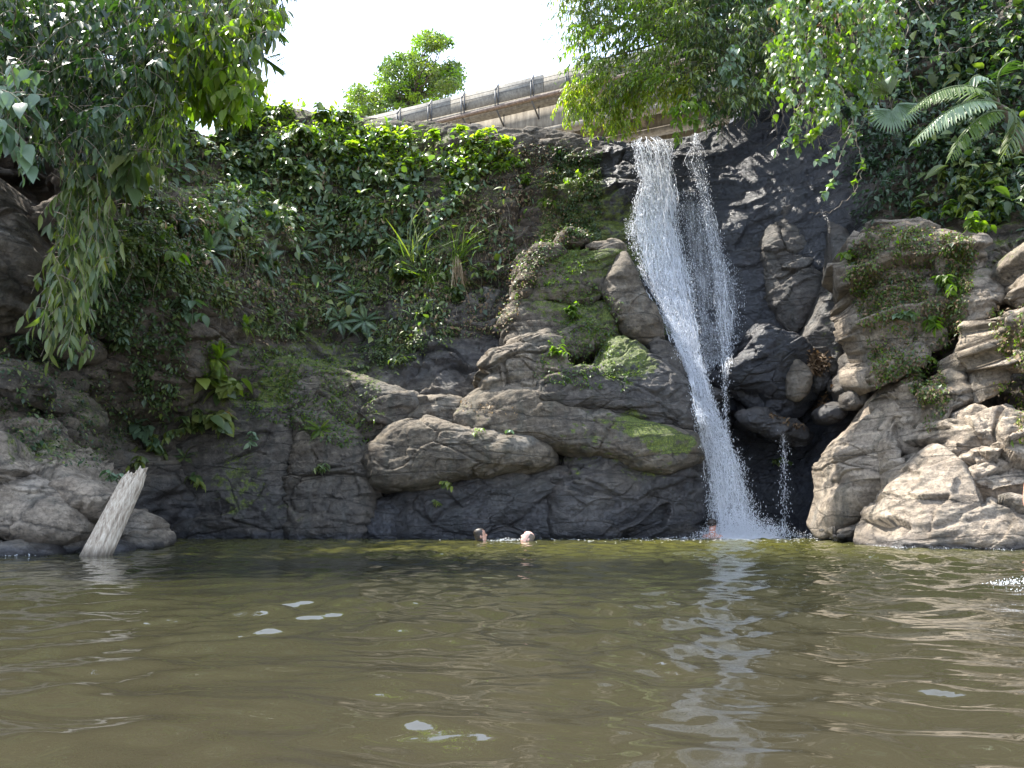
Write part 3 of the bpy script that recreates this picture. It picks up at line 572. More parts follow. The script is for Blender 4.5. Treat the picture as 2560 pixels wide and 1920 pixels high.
rock(Z(5, [(-150, 760), (0, 760), (120, 815), (240, 865), (310, 950), (425, 1080), (500, 1195), (588, 1310), (600, 1380), (540, 1420), (440, 1330), (340, 1200), (100, 1120), (-150, 1000)]), 11.0, .6, 1.3, .55, .35, .74, 'long rough grey ridge sloping down towards the driftwood log', name='rock_ridge', cat='rock ridge', group=G3, p=3.2, wet=0, crack=1.1)
rock(Z(5, [(-20, 1030), (60, 1010), (110, 1060), (250, 1110), (345, 1165), (420, 1260), (455, 1370), (450, 1480), (400, 1540), (240, 1550), (110, 1530), (60, 1400), (20, 1250)]), 10.0, .6, 1.3, .38, .2, .74, 'large smooth grey boulder left of the driftwood log', group=G3, p=3, wet=.1, crack=.5)
rock(Z(5, [(-160, 950), (-20, 970), (40, 1080), (60, 1280), (96, 1370), (60, 1500), (0, 1540), (-160, 1560), (-220, 1250)]), 9.6, .45, 1.2, .25, .2, .72, 'tall grey boulder cut by the left edge of the picture', group=G3, p=3, wet=.1)
rock(Z(5, [(435, 1300), (480, 1290), (545, 1340), (575, 1420), (540, 1490), (470, 1500), (445, 1420)]), 10.6, .3, .8, .3, .2, .70, 'small grey block between the smooth boulder and the driftwood log', group=G3, wet=0)
rock(Z(5, [(95, 1500), (200, 1480), (300, 1500), (330, 1560), (250, 1590), (120, 1570)]), 9.9, .3, .7, .3, .1, .66, 'low rubble rock at the foot of the smooth grey boulder', group=G3, wet=.3)
rock(Z(5, [(-140, 1520), (0, 1518), (100, 1528), (200, 1540), (268, 1572), (250, 1602), (100, 1615), (-140, 1620)]), 9.3, .3, .6, .5, .1, .40, 'flat wet dark rock lying in the water at the left edge', group=G3, wet=.6)
rock(Z(5, [(275, 1540), (300, 1502), (360, 1492), (430, 1508), (450, 1560), (430, 1590), (300, 1590)]), 9.8, .25, .5, .3, 0, .45, 'squat wet rock at the waterline just left of the driftwood log', group=G3, wet=.5)
rock(Z(5, [(575, 1530), (610, 1440), (660, 1385), (720, 1400), (785, 1440), (822, 1500), (835, 1560), (740, 1575), (600, 1570)]), 11.4, .4, .8, .4, -.2, .68, 'grey boulder at the waterline right behind the driftwood log', group=G3, p=3, wet=.2)
rock(Z(5, [(600, 1560), (620, 1510), (680, 1485), (755, 1505), (800, 1552), (780, 1575), (620, 1578)]), 10.9, .25, .5, .4, 0, .50, 'small wet stone in front of the boulder right of the log', name='stone', cat='stone', group=G3, wet=.5)
rock(Z(5, [(540, 1560), (590, 1540), (640, 1562), (620, 1585), (550, 1585)]), 10.2, .12, .3, .3, 0, .4, 'little dark stone awash beside the foot of the log', name='stone', cat='stone', group=G3, wet=.7)
rock(Z(5, [(640, 1390), (660, 1330), (700, 1380), (730, 1420), (690, 1440)]), 11.9, .2, .4, .2, 0, .55, 'small brown stone perched behind the driftwood log', name='stone', cat='stone', group=G3, wet=.1)

BVH = BVHTree.FromPolygons(np.concatenate(BV).tolist(), np.concatenate(BF).tolist())
def cast(px, py):
    d = rays(px, py); h = BVH.ray_cast(Vector(CAM), Vector(d).normalized(), 60)
    return (h[0], h[1]) if h[0] is not None else (None, None)
# ------------------------------------------------------------------ water
def grow(a, b, n, d0):
    """n positions from a to b, spacing d0 at a and growing"""
    r = 1.0; lo, hi = 1.0, 1.2
    for _ in range(60):
        r = (lo + hi) / 2; s = d0 * (r ** n - 1) / (r - 1) if r > 1 + 1e-9 else d0 * n
        if s > b - a: hi = r
        else: lo = r
    st = d0 * r ** np.arange(n); c = np.concatenate([[0], np.cumsum(st)]); return a + c / c[-1] * (b - a)
yy_ = np.concatenate([np.linspace(-12, .6, 26)[:-1], grow(.6, 20, 600, .012)])
xh = grow(0, 17, 250, .02); xx_ = np.concatenate([-xh[::-1], xh[1:]])
WX, WY = np.meshgrid(xx_, yy_)
def waves(x, y):
    r = np.random.default_rng(5); h = np.zeros_like(x)
    wx = x + .35 * vnoise(np.stack([x * .7, y * .7, x * 0], -1), 51); wy = y + .35 * vnoise(np.stack([x * .7, y * .7, x * 0 + 5], -1), 52)
    for k in range(48):
        lam = .10 * (.70 / .10) ** r.random(); a = r.normal(math.pi / 2 * 1.05, .95); ph = r.random() * 6.283
        amp = .0049 * lam ** 1.0 * (.6 + .8 * r.random())
        if lam < .30: amp *= .8
        h = h + amp * np.sin(2 * math.pi / lam * (wx * math.cos(a) + wy * math.sin(a)) + ph)
    # rings running out from the foot of the fall, and chop beside it
    fx, fy = 4.55, 15.4; rr = np.sqrt((x - fx) ** 2 + (y - fy) ** 2)
    h = h + .011 * np.exp(-rr / 3.) * np.sin(rr * 11 + 2 * vnoise(np.stack([x, y, x * 0], -1), 53))
    ch = np.exp(-rr / 3.5); h = h + ch * .030 * fbm(np.stack([x * 3.2, y * 3.2, x * 0], -1), 3, 54)
    gust = .45 + .95 * sstep(-.4, .5, vnoise(np.stack([x * .22, y * .30, x * 0], -1), 55))
    return h * gust * (.54 + .86 * sstep(2.0, 5.5, y) - .36 * sstep(8, 14, y))
H = waves(WX.ravel(), WY.ravel())
bump_ = lambda cx, cy, a, s: a * np.exp(-(((WX.ravel() - cx) ** 2 + (WY.ravel() - cy) ** 2) / s ** 2))
wv = np.stack([WX.ravel(), WY.ravel(), H + bump_(3.5, 5.0, .03, .35)], -1)
tag(link('water', mesh_np('water', wv, quads(len(yy_), len(xx_)), M_WATER)), 'brownish green pool water with soft ripples', None, None, 'structure')
M_BED = simple('riverbed', [(.3, (.10, .085, .05)), (.7, (.26, .21, .14))], 3)
mb, fb = box_vf((0, 10, -1.6), 260, 260, .2)
tag(link('ground', mesh_np('ground', mb, fb, M_BED, False)), 'sandy riverbed under the pool', None, None, 'structure')

# ------------------------------------------------------------------ the falls
def tab(T, py): T = np.array(T, float); return [np.interp(py, T[:, 0], T[:, k]) for k in range(1, T.shape[1])]
MAIN = [(340, 1596, 1640, 18.6), (352, 1572, 1662, 18.3), (372, 1586, 1674, 18.15), (455, 1602, 1690, 17.7), (500, 1585, 1694, 17.5), (560, 1572, 1696, 17.35), (636, 1590, 1714, 17.15), (717, 1616, 1728, 16.95), (825, 1672, 1742, 16.55), (880, 1692, 1752, 16.4), (934, 1720, 1760, 16.25), (988, 1728, 1776, 16.15), (1070, 1747, 1812, 16.0), (1151, 1762, 1842, 15.9), (1232, 1774, 1862, 15.8), (1314, 1786, 1886, 15.75), (1345, 1788, 1896, 15.7)]
SIDE = [(330, 1736, 1743, 18.3), (350, 1733, 1746, 18.1), (405, 1706, 1770, 17.85), (455, 1738, 1773, 17.6), (523, 1752, 1784, 17.4), (636, 1770, 1812, 17.2), (720, 1782, 1826, 17.0), (825, 1792, 1834, 16.7), (900, 1800, 1832, 16.5), (940, 1802, 1822, 16.35), (1042, 1812, 1820, 16.3), (1120, 1814, 1820, 16.3)]
def surfY(px, py, Y, lift=.12):
    px = np.atleast_1d(px); out = np.broadcast_to(np.asarray(Y, float), px.shape).copy(); py = np.broadcast_to(py, px.shape)
    for k in range(len(px)):
        h, _ = cast(px[k], py[k])
        if h is not None: out[k] = min(out[k], h.y - lift)
    return out
def fall_y(T, u, py, lift=.14):
    l, r, Y = tab(T, py); px = l + (r - l) * u
    return px, Y
def path_grid(T, ys, us, lift):
    """grid of points on the flow, resting just proud of the rock above the lip and free below it"""
    l, r, Y = tab(T, ys); PX = l[:, None] + (r - l)[:, None] * us[None]; PY = np.broadcast_to(ys[:, None], PX.shape)
    D = surfY(PX.ravel(), PY.ravel(), np.broadcast_to(Y[:, None], PX.shape).ravel(), lift).reshape(PX.shape)
    for _ in range(3): D[1:-1] = np.minimum(D[1:-1], (D[:-2] + D[2:]) / 2 * .5 + D[1:-1] * .5)
    return at(PX, PY, D)
def strands(T, y0, y1, n, rad, wander, seed, lift=.14, seg=(40, 130), dens=None, spread=0.):
    r = np.random.default_rng(seed); ys = np.linspace(y0, y1, 70); us = np.linspace(0, 1, 15)
    G = path_grid(T, ys, us, lift)
    V = []; Fs = []; n0 = 0
    def look(y, u):
        a = np.clip((y - y0) / (y1 - y0), 0, 1) * 69; i = np.minimum(a.astype(int), 68); f = (a - i)[:, None]
        b = np.clip(u, 0, 1) * 14; j = np.minimum(b.astype(int), 13); g = (b - j)[:, None]
        return (G[i, j] * (1 - f) + G[i + 1, j] * f) * (1 - g) + (G[i, j + 1] * (1 - f) + G[i + 1, j + 1] * f) * g
    for k in range(n):
        L = r.uniform(*seg); ya = r.uniform(y0 - L * .3, y1 - L * .3); m = 7
        y = np.clip(np.linspace(ya, ya + L, m), y0, y1)
        u0 = r.beta(.9, .9) if dens is None else dens(r, ya)
        u = u0 + np.cumsum(r.normal(0, wander, m)); p = look(y, u) + r.normal(0, .05, 3) * (.4, 1, .3) + r.normal(0, .012, (m, 3))
        if spread: p = p + (p - p[:1]) * 0
        w = rad * r.lognormal(0, .5) * np.array([.1, .7, 1, 1, .9, .6, .1]); v_, f_ = tube(p, w, 3)
        V.append(v_); Fs.append(f_ + n0); n0 += len(v_)
    return np.concatenate(V), np.concatenate(Fs), look
OCT = np.array([(1, 0, 0), (-1, 0, 0), (0, 1, 0), (0, -1, 0), (0, 0, 1), (0, 0, -1)], float)
OF = np.array([(0, 2, 4), (2, 1, 4), (1, 3, 4), (3, 0, 4), (2, 0, 5), (1, 2, 5), (3, 1, 5), (0, 3, 5)])
def drops(P, rad, r, el=4.5):
    n = len(P); s = (rad * r.lognormal(0, .35, n))[:, None, None] * np.stack([np.ones(n), np.ones(n), r.uniform(min(1., el * .7), el, n)], -1)[:, None]
    V = P[:, None] + OCT[None] * s; F = OF[None] + (np.arange(n) * 6)[:, None, None]
    return V.reshape(-1, 3), F.reshape(-1, 3)
def sheet(T, ys, us, lift, name, mat, parent, seed, kindstuff=False):
    G = path_grid(T, ys, us, lift); nr, nc = G.shape[:2]
    G = G + (np.array([0, -1., .1]) * (.05 * fbm(G.reshape(-1, 3) * (4, 1, 1.2), 3, seed)[:, None])).reshape(G.shape)
    e = np.minimum(1, 6 * np.minimum(us, 1 - us))[None] * np.ones((nr, 1)); e *= np.minimum(1, 8 * np.linspace(0, 1, nr) + .3)[:, None]
    o = link(name, mesh_np(name, (G.reshape(-1, 3) - np.array(parent.location)), quads(nr, nc), mat, True, {'edge': e.ravel()}), parent)
    return o
def part_np(name, V, F, mat, parent, smooth=True, kind=None, attrs=None):
    o = link(name, mesh_np(name, V - np.array(parent.location), F, mat, smooth, attrs), parent)
    if kind: o['kind'] = kind
    return o
def dedupe_stuff(o): o['kind'] = 'stuff'; return o

wf = thing('waterfall', at(1845, 1345, 15.7), 'tall white waterfall dropping over the cliff and splashing into the pool', 'waterfall')
sheet(MAIN, np.linspace(343, 1340, 130), np.linspace(.04, .96, 22), .10, 'water_sheet', M_CURTAIN, wf, 3)
sheet(MAIN, np.linspace(343, 1340, 130), np.linspace(.0, 1., 22), .20, 'water_sheet', M_FILM, wf, 4)
def dmain(r, y):
    return r.beta(.9, .9) if y > 900 or y < 450 else (r.beta(1.1, 1.1) if r.random() < .6 else r.beta(3, 1.2) * .55 + .35)
v_, f_, lk = strands(MAIN, 343, 1342, 1300, .0055, .014, 11, .16, dens=dmain, seg=(18, 75))
part_np('water_strands', v_, f_, M_FOAM, wf, kind='stuff')
r = np.random.default_rng(21); n = 44000
y = 350 + (r.random(n) ** .8) * 990; u = r.beta(.85, .85, n); w = np.clip((y - 950) / 400, 0, 1)
u = u + .10 * vnoise(np.stack([y / 38, 0 * y, 0 * y], -1), 81) * (1 - u) - .10 * vnoise(np.stack([y / 30, 0 * y + 4, 0 * y], -1), 82) * u + r.normal(0, .06 + .05 * w, n) * (r.random(n) < .6)
p = lk(y, u); p += (u[:, None] - np.clip(u, 0, 1)[:, None]) * np.array((.9, 0, 0)) + r.normal(0, .06, (n, 3)) * (1, 1.6, 1) * (.6 + 1.2 * w[:, None])
v_, f_ = drops(p, .0044, r); part_np('droplets', v_, f_, M_FOAM, wf, False, 'stuff')
# splash where it lands
cx, cy = at(1850, 1345, 15.5)[:2]
n = 12000; X = cx + r.normal(.06, .36, n) * (1 + (r.random(n) < .2) * 1.0); Yv = cy + r.normal(0, .25, n); hz = np.exp(-((X - cx) / .75) ** 2)
Zv = np.abs(r.normal(0, .075, n)) * (.45 + 1.5 * hz) * (r.random(n) < .85) + r.random(n) ** 5 * .40 * hz
k2 = X > cx + .55; Zv[k2] += np.abs(r.normal(0, .06, k2.sum())) * np.exp(-((X[k2] - cx - .85) / .4) ** 2) * 1.6
v_, f_ = drops(np.stack([X, Yv, Zv + .005], -1), .0065, r, 1.3); part_np('splash', v_, f_, M_FOAM, wf, False, 'stuff')
# mound of foam
th = np.linspace(0, 2 * math.pi, 90, endpoint=False); rr = np.linspace(0, 1, 26)[1:]
MX = cx + .12 + .85 * rr[:, None] * np.cos(th); MY = cy + .42 * rr[:, None] * np.sin(th)
q = np.stack([MX.ravel(), MY.ravel(), 0 * MX.ravel()], -1); hh = .08 * (1 - np.repeat(rr, 90) ** 2) * (.5 + 1.1 * np.abs(fbm(q * 7, 4, 61))) * 1.3 + .03 * fbm(q * 22, 2, 62) * (1 - np.repeat(rr, 90) ** 4)
q[:, 2] = np.where(np.repeat(rr, 90) > .97, -.04, hh + .004); part_np('foam_mound', q, quads(25, 90, True), M_FOAM, wf, True, 'stuff')

ws = thing('side_waterfall', at(1816, 1120, 16.3), 'thin broken side stream running down the dark rock right of the main waterfall', 'waterfall')
sheet(SIDE, np.linspace(332, 1120, 90), np.linspace(0, 1, 10), .07, 'water_sheet', M_FILM, ws, 5)
v_, f_, lk2 = strands(SIDE, 332, 940, 60, .0036, .02, 12, .12, seg=(15, 70)); part_np('water_strands', v_, f_, M_FOAM, ws, kind='stuff')
n = 1900; y = 335 + r.random(n) ** 1.15 * 800; u = r.normal(.5, .3, n); p = lk2(np.minimum(y, 939), u); ex = y > 939
l_, r2_, Y_ = tab(SIDE, y); pe = at(l_ + (r2_ - l_) * u, y, 16.25); p[ex] = pe[ex]; p += r.normal(0, .03, (n, 3))
v_, f_ = drops(p, .0050, r); part_np('droplets', v_, f_, M_FOAM, ws, False, 'stuff')
# film of water sliding over the slab between the streams
VEIL = [(480, 1690, 1765, 18), (560, 1700, 1790, 18), (640, 1715, 1820, 18), (700, 1720, 1850, 18), (760, 1725, 1856, 18), (820, 1735, 1850, 18), (860, 1740, 1840, 18), (900, 1750, 1812, 18), (930, 1756, 1772, 18)]
sheet(VEIL, np.linspace(480, 930, 80), np.linspace(0, 1, 24), .02, 'water_film', M_FILM, wf, 8)
ys_ = np.linspace(480, 925, 40); GV = path_grid(VEIL, ys_, np.linspace(0, 1, 12), .05).reshape(-1, 3)
n = 3800; k = r.integers(0, len(GV), n); p = GV[k] + r.normal(0, .06, (n, 3)) * (1, .3, 1.2)
v_, f_ = drops(p, .0045, r); part_np('spray_drops', v_, f_, M_FOAM, wf, False, 'stuff')
TR = [(1062, 1955, 1962, 16.15), (1150, 1956, 1964, 16.1), (1320, 1957, 1968, 16.0)]
tw = thing('water_trickle', at(1962, 1335, 16.0), 'thin dripping trickle off the dark ledge, far right of the main waterfall', 'waterfall')
v_, f_, _l = strands(TR, 1062, 1330, 22, .004, .2, 13, .1, seg=(20, 60)); n = 320; y = 1070 + r.random(n) * 265; u = r.normal(.5, .8, n); l_, r2_, Y_ = tab(TR, y)
part_np('water_strands', v_, f_, M_FOAM, tw, kind='stuff'); v_, f_ = drops(at(l_ + (r2_ - l_) * u, y, 16.) + r.normal(0, .04, (n, 3)), .006, r); part_np('droplets', v_, f_, M_FOAM, tw, False, 'stuff')

# foam flecks and sparkle lines drifting on the pool, and the line of foam and sparkle along the banks
def flecks(P, s, r):
    n = len(P); k = 7; a = np.arange(k) * 2 * math.pi / k; rd = s[:, None] * r.uniform(.5, 1.3, (n, k))
    V = np.stack([P[:, 0, None] + rd * np.cos(a) * 2.2, P[:, 1, None] + rd * np.sin(a), np.broadcast_to(P[:, 2, None], (n, k))], -1)
    c = P[:, None] + np.array((0, 0, .004)); V = np.concatenate([V, c], 1).reshape(-1, 3); b = (np.arange(n) * (k + 1))[:, None]
    F = np.stack([b + np.arange(k), b + (np.arange(k) + 1) % k, np.broadcast_to(b + k, (n, k))], -1).reshape(-1, 3); return V, F
n = 520; fx = cx + r.normal(-.3, 2.0, n); fy = cy - np.abs(r.normal(0, 1.1, n)); s = r.lognormal(-4.2, .5, n) * np.exp(-np.abs(fy - cy) / 2.5)
v_, f_ = flecks(np.stack([fx, fy, .012 + waves(fx, fy)], -1), s, r)
tag(link('foam_flecks', mesh_np('foam_flecks', v_, f_, M_FOAM, False)), 'small white foam flecks drifting on the pool below the waterfall', None, None, 'stuff')
px_ = np.concatenate([r.normal(m_, 22, 45) for m_ in (2215, 2262, 2350, 2420, 2500, 2560)]); pb = []
for q_ in px_:
    py0 = 1366 + (q_ - 2200) * .03 + r.uniform(-6, 10); h, _n = cast(q_, py0)
    if h is not None and h.z < .2: pb.append((h.x + r.normal(0, .02), h.y - abs(r.normal(.03, .04)), abs(r.normal(0, .012)) + .006))
for q_ in r.uniform(0, 260, 30):
    h, _n = cast(q_, 1384 + r.uniform(-6, 4))
    if h is not None and h.z < .2: pb.append((h.x, h.y - abs(r.normal(.02, .03)), abs(r.normal(0, .008)) + .006))
v_, f_ = drops(np.array(pb), .004, r, .9); tag(link('shore_foam_sparkle', mesh_np('shore_foam_sparkle', v_, f_, M_FOAM, False)), 'line of bright wet sparkle where ripples lap the bank rocks', None, None, 'stuff')  # white drops also stand in for glints of light at the waterline
# splash near the right edge
n = 420; t_ = r.random(n) ** .7; sx_ = at(2440 + 140 * t_, 1455 + 0 * t_, 5.2); P_ = np.stack([sx_[:, 0], 5.15 + r.normal(0, .05, n), .0 + .02 + .05 * t_ * r.random(n) ** 2 + .03 * t_], -1); P_[:, 1] -= (r.random(n) < .4) * .35
v_, f_ = drops(P_, .0032, r, 1.); tag(link('splash', mesh_np('splash', v_, f_, M_FOAM, False)), 'small white splash on the water near the right edge', None, None, 'stuff')

# ------------------------------------------------------------------ bridge
M_CONC = simple('concrete', [(.3, (.12, .11, .095)), (.55, (.21, .195, .165)), (.75, (.27, .25, .22))], 2.6, .9, .01, (3., 3., 2.), .25)
M_CONCS = simple('stained_concrete', [(.3, (.11, .095, .078)), (.5, (.21, .185, .15)), (.72, (.32, .29, .24))], 2.5, .9, .01, (2., 2., .35), .3)
M_RUST = simple('rusty_pipe', [(.3, (.08, .06, .05)), (.55, (.18, .13, .10)), (.8, (.30, .24, .20))], 6, .8, .01)
M_STEEL = simple('weathered_steel', [(.3, (.05, .05, .052)), (.7, (.12, .12, .12))], 12, .6, .005)
B0 = at(954, 284, 46.); B1 = at(1415, 172, 41.0); B1[2] = (B0[2] + B1[2]) / 2 + .0; B1 = at(1415, 172, 41.)
ux = (B1 - B0); ux /= np.linalg.norm(ux); hor = np.array((ux[0], ux[1], 0)); hor /= np.linalg.norm(hor); dn = np.cross(hor, (0, 0, 1.)); dn = dn if dn[1] > 0 else -dn     # dn: away from camera
def bp(s, out, down): return B0 + ux * s - dn * out + np.array((0, 0, -down))
bridge = thing('road_bridge', bp(4, 0, 0), 'grey concrete road bridge with a rusty pipe slung along its side, beyond the cliff top', 'bridge')
def bpart(name, VF, mat, smooth=False):
    V, F = VF; return link(name, mesh_np(name, V - np.array(bridge.location), F, mat, smooth), bridge)
PH = 1.2
edges_s = [-14, -7.6, -1.2, 5.2, 11.6, 18.0, 24.4]
for a, b in zip(edges_s[:-1], edges_s[1:]):
    bpart('parapet_panel', beam_vf(bp(a + .02, -.09, PH / 2), bp(b - .02, -.09, PH / 2), .18, PH), M_CONC)
bpart('deck_edge', beam_vf(bp(-14, -.35, PH + .10), bp(26, -.35, PH + .10), .6, .20), M_CONCS)
bpart('deck_slab', beam_vf(bp(-14, -4.0, PH + .24), bp(26, -4.0, PH + .24), 7.0, .20), M_CONCS)
GH = 1.75
for off in (1.25, 3.9, 6.4):
    bpart('girder', join([beam_vf(bp(-14, -off, PH + .34 + GH * .42), bp(26, -off, PH + .34 + GH * .42), .34, GH * .84), beam_vf(bp(-14, -off, PH + .34 + GH * .92), bp(26, -off, PH + .34 + GH * .92), .62, GH * .17)]), M_CONCS)
for s_ in (9.5, 17.0, 24.0):
    bpart('cross_beam', beam_vf(bp(s_, -1.6, PH + 1.1), bp(s_, -6.2, PH + 1.1), .26, 1.0), M_CONCS)
bpart('pipe', tube([bp(s_, .42, PH + .42 + .30 - .018 * s_) for s_ in np.linspace(-4, 26, 40)], .12, 12), M_RUST, True)
def spx(px):
    lo, hi = -14, 26
    for _ in range(40):
        m_ = (lo + hi) / 2
        if proj(bp(m_, 0, 0)[None])[0][0] < px: lo = m_
        else: hi = m_
    return lo
for px in (1002, 1080, 1162, 1246, 1334, 1420, 1508, 1600):
    s_ = spx(px)
    br = [beam_vf(bp(s_, .05, -.08), bp(s_, .05, PH + .35), .09, .09, (1, 0, 0)), beam_vf(bp(s_, .05, -.05), bp(s_, .50, PH - .55), .08, .08, (1, 0, 0)), beam_vf(bp(s_, .50, PH - .55), bp(s_, .05, PH + .0), .08, .08, (1, 0, 0)),
          beam_vf(bp(s_, .50, PH - .55), bp(s_, .50, PH + .55), .07, .07, (1, 0, 0)), beam_vf(bp(s_, .50, PH + .55), bp(s_, -.90, PH + 1.15), .09, .09, (1, 0, 0)), beam_vf(bp(s_, -.9, PH + .30), bp(s_, -.9, PH + 1.15), .07, .07, (1, 0, 0))]
    bpart('bracket', join(br), M_STEEL)
for dz in (.30, .58):
    bpart('cable', tube([bp(s_, .07, dz) for s_ in np.linspace(-3, 26, 30)], .018, 5), M_STEEL, True)

# ------------------------------------------------------------------ driftwood log
M_WOOD = simple('driftwood', [(.28, (.13, .10, .07)), (.42, (.30, .24, .18)), (.6, (.50, .43, .34)), (.8, (.64, .57, .47))], 5, .85, .02, (9, 9, .8), .9)
nt_ = M_WOOD.node_tree; p_ = [n for n in nt_.nodes if n.type == 'BSDF_PRINCIPLED'][0]; src = p_.inputs['Base Color'].links[0].from_socket
tc_ = nt_.nodes.new('ShaderNodeTexCoord'); sx__ = nt_.nodes.new('ShaderNodeSeparateXYZ'); mr_ = nt_.nodes.new('ShaderNodeMapRange'); mr_.inputs[1].default_value = .16; mr_.inputs[2].default_value = .30
mm_ = nt_.nodes.new('ShaderNodeMix'); mm_.data_type = 'RGBA'; mm_.inputs['A'].default_value = (.07, .055, .04, 1); nt_.links.new(tc_.outputs['Object'], sx__.inputs[0]); nt_.links.new(sx__.outputs[2], mr_.inputs[0])
nt_.links.new(mr_.outputs[0], mm_.inputs['Factor']); nt_.links.new(src, mm_.inputs['B']); nt_.links.new(mm_.outputs['Result'], p_.inputs['Base Color'])     # wet, dark foot
L0 = at(238, 1396, 9.1) + np.array((-.06, 0, -.14)); L1 = at(338, 1194, 9.35)
ax = L1 - L0; Ln = np.linalg.norm(ax); ax /= Ln; sd_ = np.cross(ax, (0, 1, 0)); sd_ /= np.linalg.norm(sd_); fd = np.cross(sd_, ax)
na, nr_ = 72, 110; tt = np.linspace(0, 1, nr_); aa = np.arange(na) * 2 * math.pi / na
lim = 1.0 + .13 * np.where(np.cos(aa * 1 + 2.6) > .75, 1, 0) * 1.0 - .12 * (np.abs(((aa + .6) % 6.283) - 3.3) < .35) + .05 * vnoise(np.stack([aa * 2.5, aa * 0, aa * 0], -1), 71)
TT = tt[:, None] * lim[None]; rad_ = (.168 - .040 * TT) * (1 + .10 * np.sin(aa * 2 + 1) + .06 * np.sin(aa * 3 + TT * 2))
cyl = np.stack([np.cos(aa) * 2.2 + 0 * TT, np.sin(aa) * 2.2 + 0 * TT, TT * 1.1], -1).reshape(-1, 3)
rad_ = rad_ * (1 + .09 * fbm(cyl * (2, 2, .7), 4, 72).reshape(TT.shape) - .10 * sstep(.55, .8, ridged(cyl * (3.2, 3.2, .35), 2, 73)).reshape(TT.shape)) * (1 - .25 * sstep(.93, 1.06, TT))
LV = (L0 + ax * (TT * Ln)[..., None] + sd_ * (rad_ * np.cos(aa))[..., None] + fd * (rad_ * np.sin(aa))[..., None])
inner = LV[-1] * .55 + (L0 + ax * Ln * .86) * .45; inner2 = inner * .3 + (L0 + ax * Ln * .80) * .7
LV = np.concatenate([LV.reshape(-1, 3), inner, inner2]); fl = quads(nr_ + 2, na, True)
log = thing('driftwood_log', L0, 'weathered grey driftwood log leaning out of the water with a splintered top', 'log')
link('trunk', mesh_np('trunk', LV - L0, fl, M_WOOD), log)
spl = []
for k, (a, h, w) in enumerate([(2.9, .10, .03), (3.5, .15, .03), (.3, .06, .03), (5.4, .06, .03), (1.2, .05, .03), (.9, .13, .03)]):
    b_ = L0 + ax * Ln * .93 + (sd_ * math.cos(a) + fd * math.sin(a)) * .105
    spl.append(tube([b_ - ax * .1, b_ + ax * .02, b_ + ax * h * .7, b_ + ax * (h + .06)], [w, w * .9, w * .5, .004], 6))
V, F = join(spl); o = link('splinters', mesh_np('splinters', V - L0, F, M_WOOD), log); o['kind'] = 'stuff'

# ------------------------------------------------------------------ people
def skin_mat(name, a, b):
    m, N, L, out = nodes(name); tc = N('TexCoord').outputs['Object']; n = N('TexNoise', i_Scale=14.0, i_Detail=3.0); L(tc, n.inputs[0])
    r_ = ramp(N, [(.3, a), (.7, b)]); L(n.outputs[0], r_.inputs[0]); p = N('BsdfPrincipled', i_Roughness=.38); L(r_.outputs[0], p.inputs['Base Color'])
    p.inputs['Subsurface Weight'].default_value = .15; p.inputs['Subsurface Scale'].default_value = .02; L(p.outputs[0], out.inputs[0]); return m
M_SKIN = skin_mat('skin', (.40, .22, .16), (.52, .31, .23)); M_SKIN2 = skin_mat('skin_pale', (.62, .36, .28), (.72, .46, .38)); M_SKIN3 = skin_mat('skin_red', (.42, .19, .13), (.54, .28, .20))
M_HAIR = simple('hair', [(.3, (.012, .009, .007)), (.7, (.05, .038, .03))], 30, .45, .004, (6, 6, 1)); M_HAIRG = simple('hair_grey', [(.3, (.06, .045, .035)), (.7, (.20, .16, .13))], 30, .5, .004, (6, 6, 1))
M_EYE = simple('eye', [(.3, (.02, .015, .012)), (.7, (.03, .02, .02))], 5, .3); M_LIP = simple('lip', [(.3, (.30, .10, .08)), (.7, (.38, .14, .11))], 5, .5); M_TRUNKS = simple('swimwear', [(.3, (.02, .03, .06)), (.7, (.03, .05, .1))], 9, .7)
def ico(c, rx, ry, rz, nu=14, nv=10):
    u = np.linspace(0, math.pi, nv); w = np.arange(nu) * 2 * math.pi / nu
    V = np.stack([np.sin(u)[:, None] * np.cos(w) * rx, np.sin(u)[:, None] * np.sin(w) * ry, np.cos(u)[:, None] * np.ones(nu) * rz], -1).reshape(-1, 3); return V + np.asarray(c), quads(nv, nu, True)
